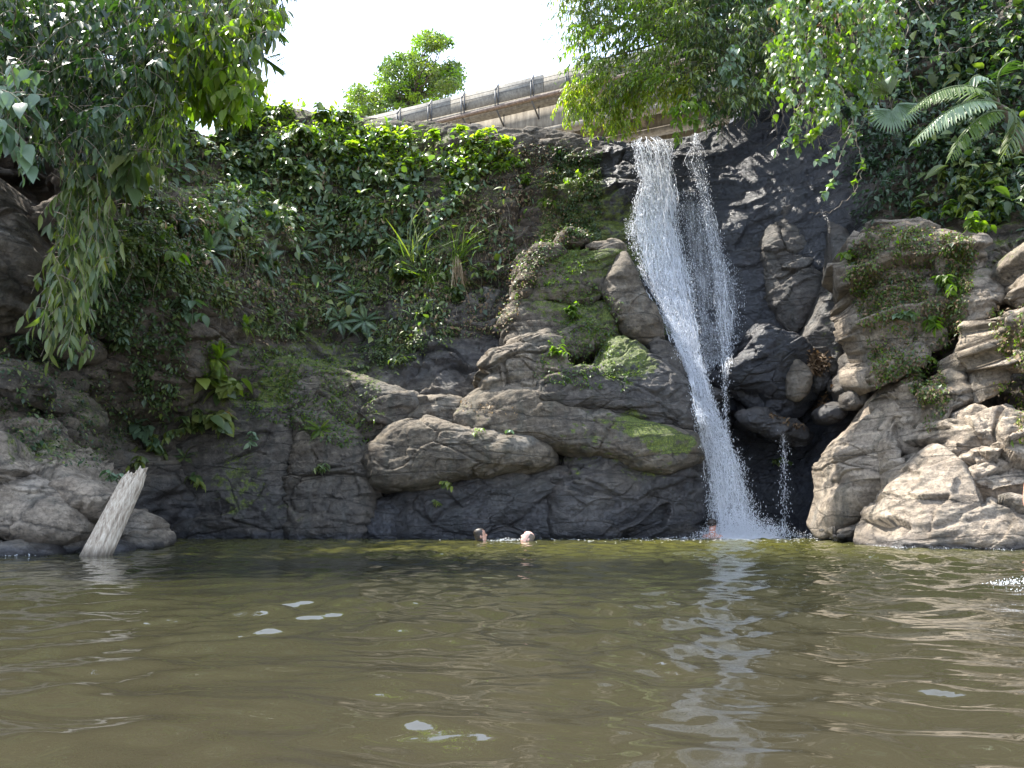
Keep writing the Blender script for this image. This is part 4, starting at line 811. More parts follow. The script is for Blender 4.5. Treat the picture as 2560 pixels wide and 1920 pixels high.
# head profile, facing +x: height above chin, front, back, half width
HP = np.array([(-.50, .155, .155, .17), (-.40, .15, .15, .20), (-.28, .115, .12, .225), (-.22, .105, .115, .21), (-.17, .08, .095, .15), (-.13, .062, .075, .085), (-.07, .052, .066, .062), (-.03, .058, .068, .060), (0, .088, .072, .052), (.015, .096, .078, .060), (.04, .097, .088, .066), (.06, .098, .094, .070), (.08, .096, .098, .073),
               (.11, .094, .104, .076), (.13, .098, .106, .077), (.155, .099, .106, .078), (.18, .092, .104, .075), (.205, .070, .092, .064), (.222, .040, .066, .044), (.232, .004, .02, .01)])
def head_mesh(tilt, yaw, neckbend=None):
    n = 36; th = np.arange(n) * 2 * math.pi / n; zs = np.interp(np.linspace(0, 1, 90), np.linspace(0, 1, len(HP)), HP[:, 0])
    fr, bk_, hw = (np.interp(zs, HP[:, 0], HP[:, k]) for k in (1, 2, 3))
    c = np.cos(th)[None]; s = np.sin(th)[None]; rx = np.where(c > 0, fr[:, None], bk_[:, None]); X = rx * c; Yh = hw[:, None] * s
    g = np.exp(-(s / .16) ** 2) * (c > 0)
    X = X + g * (.030 * np.exp(-((zs - .078) / .014) ** 2) + .018 * np.exp(-((zs - .10) / .018) ** 2) + .008 * np.exp(-((zs - .045) / .009) ** 2))[:, None]
    gs = np.exp(-((np.abs(s) - .36) / .16) ** 2) * (c > 0); X = X - gs * (.011 * np.exp(-((zs - .115) / .013) ** 2))[:, None]
    V = np.stack([X, Yh, np.broadcast_to(zs[:, None], X.shape)], -1).reshape(-1, 3); return V, quads(90, n, True)
def pose(V, tilt, yaw, base, pivot=-.05):
    V = np.array(V, float); w = sstep(pivot - .14, pivot + .03, V[:, 2])[:, None]; a = tilt * w[:, 0]      # tilt back round the neck
    x, z = V[:, 0], V[:, 2] - pivot; V = np.stack([x * np.cos(a) - z * np.sin(a), V[:, 1], x * np.sin(a) + z * np.cos(a) + pivot], -1)
    c, s = math.cos(yaw), math.sin(yaw); return np.stack([V[:, 0] * c - V[:, 1] * s, V[:, 0] * s + V[:, 1] * c, V[:, 2]], -1) + base
def swimmer(pxc, pyw, Yd, tilt, yaw, sink, label, hair_cut, mh, ms, hair_lo):
    B = at(pxc, pyw, Yd); B[2] = -sink; t = thing('person', B, label, 'person', 'swimmers in the pool'); z0 = np.zeros(3)
    V, F = head_mesh(0, 0); link('body', mesh_np('body', pose(V, tilt, yaw, z0), F, ms), t)
    # hair: the back and sides of the skull, a little proud of it
    Hv, Hf = head_mesh(0, 0); c = np.array((-.008, 0, .11)); Hq = (Hv - c) * 1.085 + c; nz = vnoise(Hq * 60, 5) * .004; Hq[:, 0] += nz; Hq[:, 1] += nz
    cen = Hq[Hf].mean(1); ang_ = np.arctan2(np.abs(cen[:, 1]), cen[:, 0]); keep = hair_cut(cen, ang_) & (cen[:, 2] > hair_lo)
    link('hair', mesh_np('hair', pose(Hq, tilt, yaw, z0), Hf[keep], mh), t)
    for sgn in (-1, 1):
        link('ear', mesh_np('ear', pose(ico((-.005, sgn * .079, .085), .017, .009, .030)[0], tilt, yaw, z0), ico((0, 0, 0), 1, 1, 1)[1], ms), t)
        link('eye', mesh_np('eye', pose(ico((.083, sgn * .030, .113), .009, .012, .007)[0], tilt, yaw, z0), ico((0, 0, 0), 1, 1, 1)[1], M_EYE), t)
    link('lips', mesh_np('lips', pose(ico((.094, 0, .043), .010, .022, .006)[0], tilt, yaw, z0), ico((0, 0, 0), 1, 1, 1)[1], M_LIP), t)
    return t
swimmer(1206, 1350, 13.9, .25, .15, .0, 'dark-haired swimmer on the left, head above water, looking right', lambda c, a: ((a > 1.05) | (c[:, 2] > .205)) & ~((a < 1.3) & (c[:, 2] < .1)), M_HAIR, M_SKIN, -.03)
swimmer(1308, 1350, 13.6, .55, math.pi + .25, .02, 'balding swimmer on the right, floating with the head tilted back', lambda c, a: (a > 1.35) & (c[:, 2] < .205), M_HAIRG, M_SKIN2, -.04)
# pale splash of arms between the swimmers
n = 170; t_ = r.random(n); A_ = at(1228 + 62 * t_, 1349 + 0 * t_, 13.65); A_[:, 2] = .01 + np.abs(r.normal(0, .012, n)) + .03 * t_ * r.random(n); A_[:, 2] += .03 * np.exp(-((t_ - .55) / .12) ** 2) * r.random(n); A_[:, 1] += r.normal(0, .12, n); A_[:, 0] += r.normal(0, .10, n); v_, f_ = drops(A_, .005, r, .9)
tag(link('splash', mesh_np('splash', v_, f_, M_FOAM, False)), 'streak of white splash between the two swimmers', None, None, 'stuff')

def skinned(name, pts, edges, radii, mat, parent, sub=2, root=0):
    me = bpy.data.meshes.new(name); me.from_pydata(pts, edges, []); o = link(name, me, parent); me.materials.append(mat)
    m = o.modifiers.new('skin', 'SKIN'); 
    if not me.skin_vertices: 
        bpy.context.view_layer.update()
    for v_, r_ in zip(me.skin_vertices[0].data, radii): v_.radius = (r_, r_) if not isinstance(r_, tuple) else r_
    me.skin_vertices[0].data[root].use_root = True; m.use_smooth_shade = True
    s = o.modifiers.new('sub', 'SUBSURF'); s.levels = sub; s.render_levels = sub; return o
def standing(base, label, parts, ms, yaw):
    t = thing('person', base, label, 'person'); t.rotation_euler.z = yaw
    P_ = {'pel': (0, 0, .95), 'wa': (0, .01, 1.10), 'ch': (0, 0, 1.32), 'ne': (0, .01, 1.50), 'hd': (0, -.02, 1.62), 'ht': (0, -.01, 1.72)}
    pts = [P_['pel'], P_['wa'], P_['ch'], P_['ne'], P_['hd'], P_['ht']]; rad = [(.16, .12), (.14, .11), (.17, .12), .058, .085, .07]; ed = [(0, 1), (1, 2), (2, 3), (3, 4), (4, 5)]
    for s in (-1, 1):
        b = len(pts); pts += [(s * .09, 0, .88), (s * .10, -.02, .50), (s * .10, .02, .10), (s * .10, -.12, .03)]; rad += [.095, .06, .04, .03]; ed += [(0, b), (b, b + 1), (b + 1, b + 2), (b + 2, b + 3)]
        b = len(pts); pts += [(s * .19, 0, 1.40), (s * .25, .02, 1.12), (s * .27, -.10, .88), (s * .27, -.15, .80)]; rad += [.06, .045, .032, .03]; ed += [(2, b), (b, b + 1), (b + 1, b + 2), (b + 2, b + 3)]
        for f in range(4):
            hnd = skinned('finger', [(s * (.262 + .018 * (f - 1.5) * .8), -.155 - .01 * abs(f - 1.5), .80), (s * (.262 + .02 * (f - 1.5)), -.185, .755), (s * (.262 + .02 * (f - 1.5)), -.175, .715 + .008 * abs(f - 1))], [(0, 1), (1, 2)], [.011, .009, .008], ms, t, 1)
        skinned('thumb', [(s * .24, -.15, .82), (s * .225, -.185, .79), (s * .225, -.20, .765)], [(0, 1), (1, 2)], [.012, .010, .009], ms, t, 1)
    skinned('body', pts, ed, rad, ms, t, 2)
    v_, f_ = ico((0, .0, .92), .175, .135, .12, 20, 12); link('shorts', mesh_np('shorts', v_, f_, M_TRUNKS), t)
    v_, f_ = ico((0, .012, 1.675), .095, .105, .085, 20, 12); link('hair', mesh_np('hair', v_, f_, M_HAIR), t); return t
b3 = at(1782, 1345, 15.45); standing(np.array((b3[0], b3[1], -1.36)), 'sunburnt bather half hidden behind the foot of the waterfall', None, M_SKIN3, 2.4)
b4 = at(2598, 1290, 9.3); standing(np.array((b4[0] + .07, 9.3, -.50)), 'person with reddish skin standing just inside the right edge of the picture', None, M_SKIN3, .3)
# ------------------------------------------------------------------ leaves
def leaf_shape(wid, stations, fold=.25, droop=.25, tip=1.0):
    V = []; 
    for t, w in stations:
        z = -droop * t * t; y = w * wid / 2
        V += [(t, -y, z + fold * y), (t, 0, z), (t, y, z + fold * y)]
    n = len(stations); F = []
    for i in range(n - 1):
        for k in (0, 1): a = 3 * i + k; F.append((a, a + 3, a + 4, a + 1))
    return np.array(V, float), np.array(F)
SH = {'broad': leaf_shape(.56, [(0, .05), (.18, .75), (.42, 1.), (.72, .62), (1, .02)], .3, .28),
      'heart': leaf_shape(.80, [(0, .30), (.12, .9), (.38, 1.), (.70, .58), (1, .02)], .22, .22),
      'long': leaf_shape(.26, [(0, .05), (.25, .85), (.55, 1.), (.8, .6), (1, .02)], .35, .30),
      'lance': leaf_shape(.20, [(0, .1), (.35, 1.), (.7, .7), (1, .02)], .3, .2),
      'small': leaf_shape(.55, [(0, .1), (.45, 1.), (1, .05)], .3, .2),
      'blade': leaf_shape(.028, [(0, .9), (.3, 1.), (.6, .8), (.85, .45), (1, .03)], .5, .75),
      'leaflet': leaf_shape(.11, [(0, .4), (.3, 1.), (.7, .8), (1, .05)], .4, .14)}
LM = {'g': M_LEAF, 'b': M_LEAFB, 'd': M_LEAFD, 'p': M_LEAFP, 'y': M_DRY}
_lm = {}
def leaf_mesh(shape, mat, tint):
    k = (shape, mat, int(np.clip(tint, 0, .999) * 6))
    if k not in _lm:
        V, F = SH[shape]; _lm[k] = mesh_np('leaf', V, F, LM[mat], True, {'tint': np.full(len(V), (k[2] + .5) / 6)})
    return _lm[k]
def unit(v): v = np.asarray(v, float); return v / np.maximum(np.linalg.norm(v, axis=-1, keepdims=True), 1e-9)
def frames(D, Nn):
    D = unit(D); S = unit(np.cross(Nn, D)); U = np.cross(D, S); return np.stack([D, S, U], -1)          # columns
class Leaves:
    def __init__(s): s.d = {}
    def add(s, shape, mat, P, D, Nn, size, tint):
        P = np.atleast_2d(P); n = len(P); D = np.broadcast_to(D, (n, 3)); Nn = np.broadcast_to(Nn, (n, 3))
        s.d.setdefault((shape, mat), []).append((P, frames(D, Nn), np.broadcast_to(size, (n,)).astype(float), np.clip(np.broadcast_to(tint, (n,)), 0, 1).astype(float)))
    def finish(s, parent, nobj=300, minpx=9, name='leaf', rest='foliage', thin=False):
        c0 = np.array(parent.location) if parent is not None else np.zeros(3); items = []; cat = {}
        for k, L in s.d.items():
            cat[k] = [np.concatenate([l[i] for l in L]) for i in range(4)]
            P, Rm, sz, ti = cat[k]; px, py = proj(P); dist = np.linalg.norm(P - CAM, axis=1); app = sz * FPX / dist
            infr = (px > -20) & (px < 2580) & (py > -20) & (py < 1400); fr = P[:, 1]
            sc_ = app * infr * (1 + .0 * fr); idx = np.nonzero(sc_ > minpx)[0]
            items += [(sc_[i] - 1.5 * (fr[i] - fr.min()), k, i) for i in idx]
        items.sort(key=lambda t: -t[0]); sel = {}
        for _, k, i in items[:nobj]: sel.setdefault(k, []).append(i)
        for k, (P, Rm, sz, ti) in cat.items():
            V0, F0 = SH[k[0]]; S_ = sel.get(k, [])
            for i in S_:
                o = bpy.data.objects.new(name, leaf_mesh(k[0], k[1], ti[i])); COLL.objects.link(o); o.parent = parent
                M = Matrix(Rm[i].tolist()).to_4x4(); o.matrix_local = Matrix.Translation((P[i] - c0).tolist()) @ M @ Matrix.Scale(float(sz[i]), 4)
            keep = np.ones(len(P), bool); keep[S_] = False
            if keep.any():
                P, Rm, sz, ti = P[keep], Rm[keep], sz[keep], ti[keep]
                V = np.einsum('nij,vj->nvi', Rm * sz[:, None, None], V0) + P[:, None] - c0
                F = F0[None] + (np.arange(len(P)) * len(V0))[:, None, None]
                o = link(rest, mesh_np(rest, V.reshape(-1, 3), F.reshape(-1, 4), LM[k[1]], True, {'tint': np.repeat(ti, len(V0))}), parent); o['kind'] = 'stuff'
RV = lambda n, s=1.: rng.normal(0, s, (n, 3))
def bez(a, b, c, n): t = np.linspace(0, 1, n)[:, None]; return (1 - t) ** 2 * np.asarray(a) + 2 * t * (1 - t) * np.asarray(b) + t * t * np.asarray(c)
def spray(L, start, dirv, length, droop, nl, size, shape, mat, tint, tw, r0=.008, hang=.6, spread=.7):
    """one twig with leaves set alternately along it"""
    d = unit(dirv); end = start + d * length + np.array((0, 0, -droop * length)); mid = start + d * length * .55 + np.array((0, 0, .02 * length))
    pth = bez(start, mid, end, 6); tw.append(tube(pth, np.linspace(r0, r0 * .3, 6), 4))
    t = np.sort(rng.uniform(.12, 1, nl)); q = (1 - t)[:, None] ** 2 * start + 2 * (t * (1 - t))[:, None] * mid + (t * t)[:, None] * end
    tg = unit(2 * (1 - t)[:, None] * (mid - start) + 2 * t[:, None] * (end - mid)); side = unit(np.cross(tg, (0, 0, 1.))); sg = np.where(np.arange(nl) % 2, 1, -1)[:, None]
    D = unit(tg * (1 - spread) + side * sg * spread + np.array((0, 0, -hang)) + RV(nl, .22)); Nn = unit(np.array((0, -.25, 1.)) + RV(nl, .35))
    L.add(shape, mat, q, D, Nn, size * rng.uniform(.65, 1.25, nl), tint + rng.normal(0, .16, nl))
def limb(a, b, r0, r1, sag=.0, n=12, wob=.06):
    a, b = np.asarray(a, float), np.asarray(b, float); L = np.linalg.norm(b - a); p = bez(a, (a + b) / 2 + np.array((0, 0, sag * L)) + RV(1, wob * L)[0], b, n)
    p[1:-1] += RV(n - 2, .012 * L); return tube(p, np.linspace(r0, r1, n), 8)
def cluster_crown(L, tw, poly, Y0, Y1, n, nl, size, shape, mat, tint, length=(.35, .8), dirb=(0, 0, 0), droop=.6, hang=.6, r0=.006, spread=.7):
    q = sample_poly(poly, n); P = at(q[:, 0], q[:, 1], rng.uniform(Y0, Y1, n))
    for k in range(n):
        d = np.array(dirb) + RV(1, .55)[0] * (1, 1, .35); ln = rng.uniform(*length)
        s0 = P[k] - unit(d) * ln * .5 + np.array((0, 0, droop * ln * .5))
        spray(L, s0, d, ln, droop, nl, size, shape, mat, tint + .12 * float(vnoise(P[k][None] * .8, 91)[0]) , tw, r0, hang, spread)
    return P
def ellipsoid_pts(c, r, n):
    u = unit(RV(n)); rr = rng.random(n) ** .45; return np.asarray(c) + u * rr[:, None] * np.asarray(r)

# --- overhanging tree at top left
tl = thing('overhanging_tree', (-9.6, 10.2, 4.5), 'dense dark tree with drooping leaves hanging in from the top left corner', 'tree')
L = Leaves(); tw = []
PL = [(-120, -80), (700, -80), (700, 20), (672, 50), (700, 95), (650, 120), (600, 130), (610, 190), (560, 200), (520, 170), (470, 160), (425, 210), (400, 300), (372, 370), (330, 300), (300, 400), (260, 380), (200, 460), (120, 420), (60, 370), (-120, 330)]
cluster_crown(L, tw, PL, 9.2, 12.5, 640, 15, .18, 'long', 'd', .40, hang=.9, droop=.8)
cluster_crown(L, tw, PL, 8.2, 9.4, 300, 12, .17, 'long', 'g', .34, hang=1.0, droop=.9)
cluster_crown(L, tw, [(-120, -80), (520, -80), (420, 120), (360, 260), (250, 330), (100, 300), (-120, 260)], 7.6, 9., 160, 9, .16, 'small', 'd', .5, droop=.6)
cluster_crown(L, tw, [(330, 60), (470, 60), (560, 120), (620, 200), (600, 270), (520, 260), (430, 220), (400, 130)], 9.5, 11.5, 75, 9, .26, 'broad', 'b', .55, hang=.9)
cluster_crown(L, tw, [(470, -60), (700, -60), (690, 60), (600, 130), (480, 120)], 9., 10.5, 90, 10, .26, 'long', 'g', .6, hang=1.)
cluster_crown(L, tw, [(330, 120), (380, 110), (420, 200), (425, 330), (405, 350), (370, 250)], 8.6, 9.2, 42, 18, .11, 'small', 'b', .45, hang=.9, droop=1.6, length=(.4, .8))
cluster_crown(L, tw, [(270, 330), (420, 240), (470, 240), (440, 330), (380, 420), (300, 420)], 11., 13.5, 70, 12, .24, 'long', 'g', .4, hang=.9, droop=.8)
cluster_crown(L, tw, [(540, 200), (600, 150), (640, 210), (610, 290), (540, 280)], 11., 12.5, 34, 9, .24, 'broad', 'b', .5, hang=.8)
cluster_crown(L, tw, [(430, 190), (520, 200), (600, 225), (590, 275), (480, 290), (430, 270)], 16.2, 18.0, 80, 12, .26, 'long', 'g', .5, hang=.6, droop=.5)
cluster_crown(L, tw, [(400, 60), (620, 40), (690, 0), (700, 60), (640, 200), (600, 270), (540, 250), (480, 180)], 8.4, 9.4, 60, 9, .20, 'broad', 'b', .6, hang=.9)
PD = [(130, 440), (220, 420), (270, 560), (265, 620), (245, 700), (215, 740), (205, 830), (150, 850), (110, 820), (120, 720), (150, 600)]
cluster_crown(L, tw, PD, 8.9, 10.2, 120, 11, .22, 'long', 'g', .52, hang=1.2, droop=1.2, length=(.4, .7))
cluster_crown(L, tw, [(260, 380), (340, 380), (375, 430), (340, 470), (280, 450)], 9., 9.8, 16, 7, .28, 'broad', 'g', .55, hang=1.)
cluster_crown(L, tw, [(0, 190), (90, 190), (110, 240), (60, 280), (0, 250)], 7.2, 7.6, 9, 8, .19, 'broad', 'p', .3, hang=1.)
cluster_crown(L, tw, [(-30, 240), (20, 250), (30, 330), (15, 390), (-30, 380)], 7.0, 7.4, 8, 8, .24, 'broad', 'p', .3, hang=1.)
# the torn banana-like leaves at the tip
for (a, b, yy1) in [((655, 55), (712, 92), 9.8), ((640, 130), (706, 175), 10.2), ((610, 150), (655, 230), 10.4), ((560, 200), (640, 300), 10.6)]:
    A_, B_ = at(*a, yy1), at(*b, yy1 - .2); n = 15; t = np.linspace(.05, 1, n)[:, None]; q = A_ + (B_ - A_) * t; ax_ = unit(B_ - A_)
    tw.append(tube([A_ - ax_ * .5, A_, B_], [.012, .010, .004], 5))
    for sg in (-1, 1): L.add('leaflet', 'b', q, unit(ax_ * .8 + np.array((-.3 * sg, 0, .55 * sg))) + RV(n, .1), np.array((0, -1., .3)), .26 * np.sin(t[:, 0] * 2.6 + .3) + .06, .3)
CT = ellipsoid_pts((-12.0, 16.5, 15.2), (4.0, 3.0, 3.2), 900)  # unseen upper crown, added to shade the left cliff
L.add('broad', 'g', CT, RV(900) + (0, 0, -.8), np.array((0, 0, 1.)) + RV(900, .5), rng.uniform(.35, .75, 900), .4)
tl_s = []
root = np.array((-10.2, 10.6, 3.5)); fork = np.array((-10.2, 10.8, 8.2)); tl_s.append(limb(root, fork, .34, .24))
for b in [at(300, 60, 10.5), at(520, 20, 10.2), at(100, 120, 9.5), at(200, 420, 9.8), at(600, -60, 10.), at(420, 180, 10.6), np.array((-11.5, 16, 14.)), np.array((-11, 15, 12.5))]: tl_s.append(limb(fork, b, .12, .025, .08))
V, F = join(tl_s); part_np('trunk', V, F, M_BARK, tl); V, F = join(tw); part_np('twigs', V, F, M_TWIG, tl, kind='stuff')
L.finish(tl, 300)

# --- airy tree over the lip of the fall
tr = thing('overhanging_tree', (7.4, 17.6, 10.5), 'airy tree with small yellow-green leaves hanging over the bridge and the lip of the waterfall', 'tree')
L = Leaves(); tw = []
PA = [(1345, -80), (1960, -80), (1990, 60), (1960, 200), (1880, 250), (1810, 310), (1740, 300), (1700, 260), (1640, 250), (1560, 270), (1500, 270), (1440, 240), (1450, 180), (1440, 120), (1380, 70)]
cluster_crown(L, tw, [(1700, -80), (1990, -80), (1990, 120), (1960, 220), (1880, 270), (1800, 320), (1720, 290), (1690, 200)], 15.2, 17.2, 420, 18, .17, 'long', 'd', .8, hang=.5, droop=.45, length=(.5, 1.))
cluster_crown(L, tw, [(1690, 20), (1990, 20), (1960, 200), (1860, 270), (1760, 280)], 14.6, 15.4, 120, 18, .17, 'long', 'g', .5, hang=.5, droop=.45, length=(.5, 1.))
cluster_crown(L, tw, [(1400, -80), (1760, -80), (1760, 240), (1680, 250), (1560, 260), (1470, 240), (1450, 120)], 14.8, 16.4, 340, 18, .15, 'long', 'g', .62, dirb=(-.9, 0, 0), hang=.35, droop=.55, length=(.6, 1.1))
cluster_crown(L, tw, [(1400, -80), (1700, -80), (1700, 200), (1560, 240), (1470, 220), (1450, 120)], 14.6, 16.2, 210, 20, .145, 'long', 'b', .45, dirb=(-.9, 0, 0), hang=.35, droop=.55, length=(.6, 1.1))
cluster_crown(L, tw, [(1345, -60), (1420, -60), (1450, 60), (1470, 200), (1430, 210), (1400, 150), (1390, 90), (1360, 30)], 15.0, 16.0, 48, 12, .115, 'lance', 'g', .5, dirb=(-.9, 0, 0), hang=.3, droop=.5, length=(.5, .9))
cluster_crown(L, tw, [(1400, 230), (1470, 215), (1580, 225), (1700, 200), (1760, 215), (1700, 260), (1620, 270), (1600, 300), (1560, 320), (1500, 310), (1450, 290), (1400, 275)], 15.0, 15.8, 135, 22, .14, 'long', 'b', .80, dirb=(-.5, 0, -.2), hang=.55, droop=.9, length=(.4, .75))
for px, pb in ((1475, 322), (1548, 318), (1425, 300), (1590, 300)):
    cluster_crown(L, tw, [(px - 12, pb - 60), (px + 12, pb - 60), (px + 8, pb - 12), (px - 8, pb - 12)], 15.1, 15.5, 7, 20, .14, 'long', 'b', .80, dirb=(0, 0, -1.), hang=.6, droop=.9, length=(.3, .5))
for px, pb in ((1700, 290), (1690, 310), (1720, 275), (1735, 265), (1845, 205), (1820, 160), (1835, 120), (1810, 190)):
    cluster_crown(L, tw, [(px - 16, pb - 20), (px + 16, pb - 20), (px + 14, pb + 10), (px - 14, pb + 10)], 14.4, 14.8, 3, 7, .19, 'broad', 'p' if px > 1780 else 'b', .4, hang=.7, droop=.5, length=(.3, .5))
CT = ellipsoid_pts((5.9, 17.6, 15.2), (3.5, 2.3, 2.3), 3200)  # unseen upper crown, thickened to shade the wall beside the fall
L.add('broad', 'g', CT, RV(3200) + (0, 0, -.8), np.array((0, 0, 1.)) + RV(3200, .5), rng.uniform(.25, .5, 3200), .4)
ts = []; root = np.array((8.3, 18.2, 9.5)); fork = np.array((7.2, 17.2, 12.2)); ts.append(limb(root, fork, .26, .18))
for b in [at(1560, 60, 15.6), at(1450, 10, 15.6), at(1600, 200, 15.5), at(1700, 120, 15.8), at(1500, 150, 15.5), at(1800, 60, 15.8), at(1760, 220, 15.6), at(1640, -100, 15.6), at(1880, 120, 15.6)]: ts.append(limb(fork, b, .07, .014, .05, wob=.09))
V, F = join(ts); part_np('trunk', V, F, M_BARK, tr); V, F = join(tw); part_np('twigs', V, F, M_BARK, tr, kind='stuff')
L.finish(tr, 300, 8)

# --- sunlit vine curtain
tv = thing('hanging_vine', at(2100, -60, 11.6), 'sunlit vine curtain with small bright leaves hanging right of the waterfall', 'vine')
L = Leaves(); tw = []
PV = [(1930, -60), (2230, -60), (2250, 120), (2200, 230), (2150, 260), (2120, 330), (2060, 330), (2010, 300), (1960, 250), (1945, 190), (1900, 165), (1950, 80)]
cluster_crown(L, tw, PV, 10.8, 12.4, 170, 12, .115, 'heart', 'b', .35, hang=.9, droop=1.0, length=(.35, .7), r0=.004)
cluster_crown(L, tw, PV, 10.6, 11.4, 80, 10, .11, 'heart', 'p', .5, hang=.8, droop=1.0, length=(.35, .7), r0=.004)
def vine_path(pts, Yv, n=26):
    P = np.array([at(x, y, Yv + dy) for x, y, dy in pts]); t = np.linspace(0, 1, n); s = np.linspace(0, 1, len(P)); Q = np.stack([np.interp(t, s, P[:, k]) for k in range(3)], -1)
    kk = np.array((.25, .5, .25)); 
    for _ in range(3):
        Q[1:-1] = Q[:-2] * .25 + Q[1:-1] * .5 + Q[2:] * .25
    return Q + RV(n, .012)
def vine(L, tw, pts, Yv, per, size, mat, tint, shape='heart', r0=.007):
    Q = vine_path(pts, Yv); tw.append(tube(Q, np.linspace(r0, r0 * .4, len(Q)), 4)); n = per; t = np.sort(rng.uniform(.15, 1, n)) * (len(Q) - 1); i = np.minimum(t.astype(int), len(Q) - 2); f = (t - i)[:, None]
    q = Q[i] * (1 - f) + Q[i + 1] * f; L.add(shape, mat, q, RV(n, .6) + (0, -.2, -.8), np.array((-.2, -.5, .9)) + RV(n, .35), size * rng.uniform(.7, 1.25, n), tint + rng.normal(0, .15, n))
vine(L, tw, [(2000, 250, 0), (1990, 300, 0), (1975, 340, 0), (1935, 380, 0)], 11., 34, .11, 'p', .6)
vine(L, tw, [(2010, 240, 0), (1985, 330, 0), (1995, 375, 0)], 11., 22, .11, 'b', .4)
vine(L, tw, [(2090, 200, 0), (2130, 260, 0), (2135, 320, 0), (2100, 390, 0), (2080, 460, 0), (2058, 490, 0)], 11.1, 34, .12, 'p', .6, r0=.011)
vine(L, tw, [(2130, 300, 0), (2150, 380, 0), (2158, 412, 0), (2135, 450, 0), (2134, 485, 0)], 11.1, 10, .11, 'b', .5, r0=.009)
vine(L, tw, [(2158, 412, 0), (2140, 480, 0), (2080, 530, 0), (2020, 533, 0)], 11.1, 0, .1, 'b', .5, r0=.005)
vine(L, tw, [(2060, 300, 0), (2040, 330, 0), (2010, 355, 0)], 10.9, 26, .12, 'b', .5)
vine(L, tw, [(2130, 310, 0), (2070, 390, 0), (2040, 400, 0)], 11., 20, .11, 'p', .6)
for k in range(60):
    x = rng.uniform(1960, 2230); y0 = rng.uniform(-60, 120); y1 = y0 + rng.uniform(120, 300)
    vine(L, tw, [(x, y0, 0), (x + rng.normal(0, 25), (y0 + y1) / 2, 0), (x + rng.normal(0, 30), min(y1, 400), 0)], rng.uniform(10.8, 12), 7, .10, 'bp'[k % 2], .45, r0=.004)
CT = ellipsoid_pts(at(2090, 20, 12.), (1.2, .8, 1.1), 600); L.add('small', 'y', CT, RV(600) + (0, 0, -.5), RV(600) + (0, 0, .6), rng.uniform(.05, .12, 600), rng.random(600))
V, F = join(tw); part_np('vine_stems', V, F, M_TWIG, tv, kind='stuff'); L.finish(tv, 300, 8)

# --- bare hanging roots and lianas in the dark behind
for (nm, lab, pts, Yv, r0) in [('liana', 'long thin liana arching down across the dark bank above the palm', [(2270, -20, 0), (2330, 60, 0), (2350, 110, 0), (2352, 180, 0)], 10.8, .010),
                           ('liana', 'thin leafy liana hanging left of the palm fronds', [(2270, 60, 0), (2262, 130, 0), (2270, 190, 0), (2290, 255, 0)], 10.9, .009),
                           ('liana', 'nearly level liana stretched from the vine curtain towards the palm', [(2200, 155, 0), (2280, 145, 0), (2350, 138, 0), (2440, 110, 0), (2540, 90, 0)], 10.9, .008)]:
    t_ = thing(nm, at(pts[0][0], pts[0][1], Yv), lab, 'liana'); L = Leaves(); tw = []; vine(L, tw, pts, Yv, 12, .11, 'p', .5, r0=r0)
    V, F = join(tw); part_np('stem', V, F, M_TWIG, t_); L.finish(t_, 40, 5)
tw = []
for k in range(46):
    x = rng.uniform(1760, 2060); y0 = rng.uniform(215, 300); h = rng.uniform(20, 90); Yv = rng.uniform(15.2, 16.6)
    tw.append(tube(vine_path([(x, y0, 0), (x + rng.normal(0, 14), y0 + h * .6, 0), (x + rng.normal(0, 20), y0 + h, 0)], Yv, 10), np.linspace(.010, .003, 10), 4))
V, F = join(tw); t_ = tag(link('hanging_roots', mesh_np('hanging_roots', V, F, M_TWIG)), 'thin bare roots dangling over the dark rock right of the side stream', None, None, 'stuff')

# --- the bank of leaves behind, on the rock itself: ground cover found by looking for the rock surface
def cover(polys, n, size, shapes, mats, tint, name, label, per=2, out=.04, hang=.4):
    L = Leaves(); tot = sum(abs(sum(a[0] * b[1] - b[0] * a[1] for a, b in zip(p, p[1:] + p[:1]))) for p in polys)
    for p in polys:
        ar = abs(sum(a[0] * b[1] - b[0] * a[1] for a, b in zip(p, p[1:] + p[:1]))); m = int(n * ar / tot); q = sample_poly(p, m); C = []; Nn = []
        dn = fbm(np.stack([q[:, 0] / 60, q[:, 1] / 60, 0 * q[:, 0]], -1), 3, 99)
        for k in range(m):
            if dn[k] < rng.uniform(-.55, .05): continue
            h, nn = cast(q[k, 0], q[k, 1])
            if h is None: continue
            nn = np.array(nn); nn = nn if nn[1] < 0 else -nn; C.append(h); Nn.append(nn)
        C = np.array(C); Nn = np.array(Nn)
        for j in range(per):
            k = len(C); sh = shapes[j % len(shapes)]; mt = mats[j % len(mats)]
            L.add(sh, mt, C + Nn * rng.uniform(0, out * 2, (k, 1)) + RV(k, out), Nn * .6 + RV(k, .6) + (0, 0, -hang), Nn * .6 + np.array((-.1, -.2, .9)) + RV(k, .35), size * rng.lognormal(0, .35, k), tint + .2 * fbm(C * 1.2, 2, 98) + rng.normal(0, .15, k))
    o = thing(name, (0, 0, 0), label, 'plants') if False else None
    parts = []
    for k_, Ls in L.d.items():
        P, Rm, sz, ti = [np.concatenate([l[i] for l in Ls]) for i in range(4)]; V0, F0 = SH[k_[0]]
        V = np.einsum('nij,vj->nvi', Rm * sz[:, None, None], V0) + P[:, None]; F = F0[None] + (np.arange(len(P)) * len(V0))[:, None, None]
        ob = link(name, mesh_np(name, V.reshape(-1, 3), F.reshape(-1, 4), LM[k_[1]], True, {'tint': np.repeat(ti, len(V0))})); tag(ob, label, None, None, 'stuff')
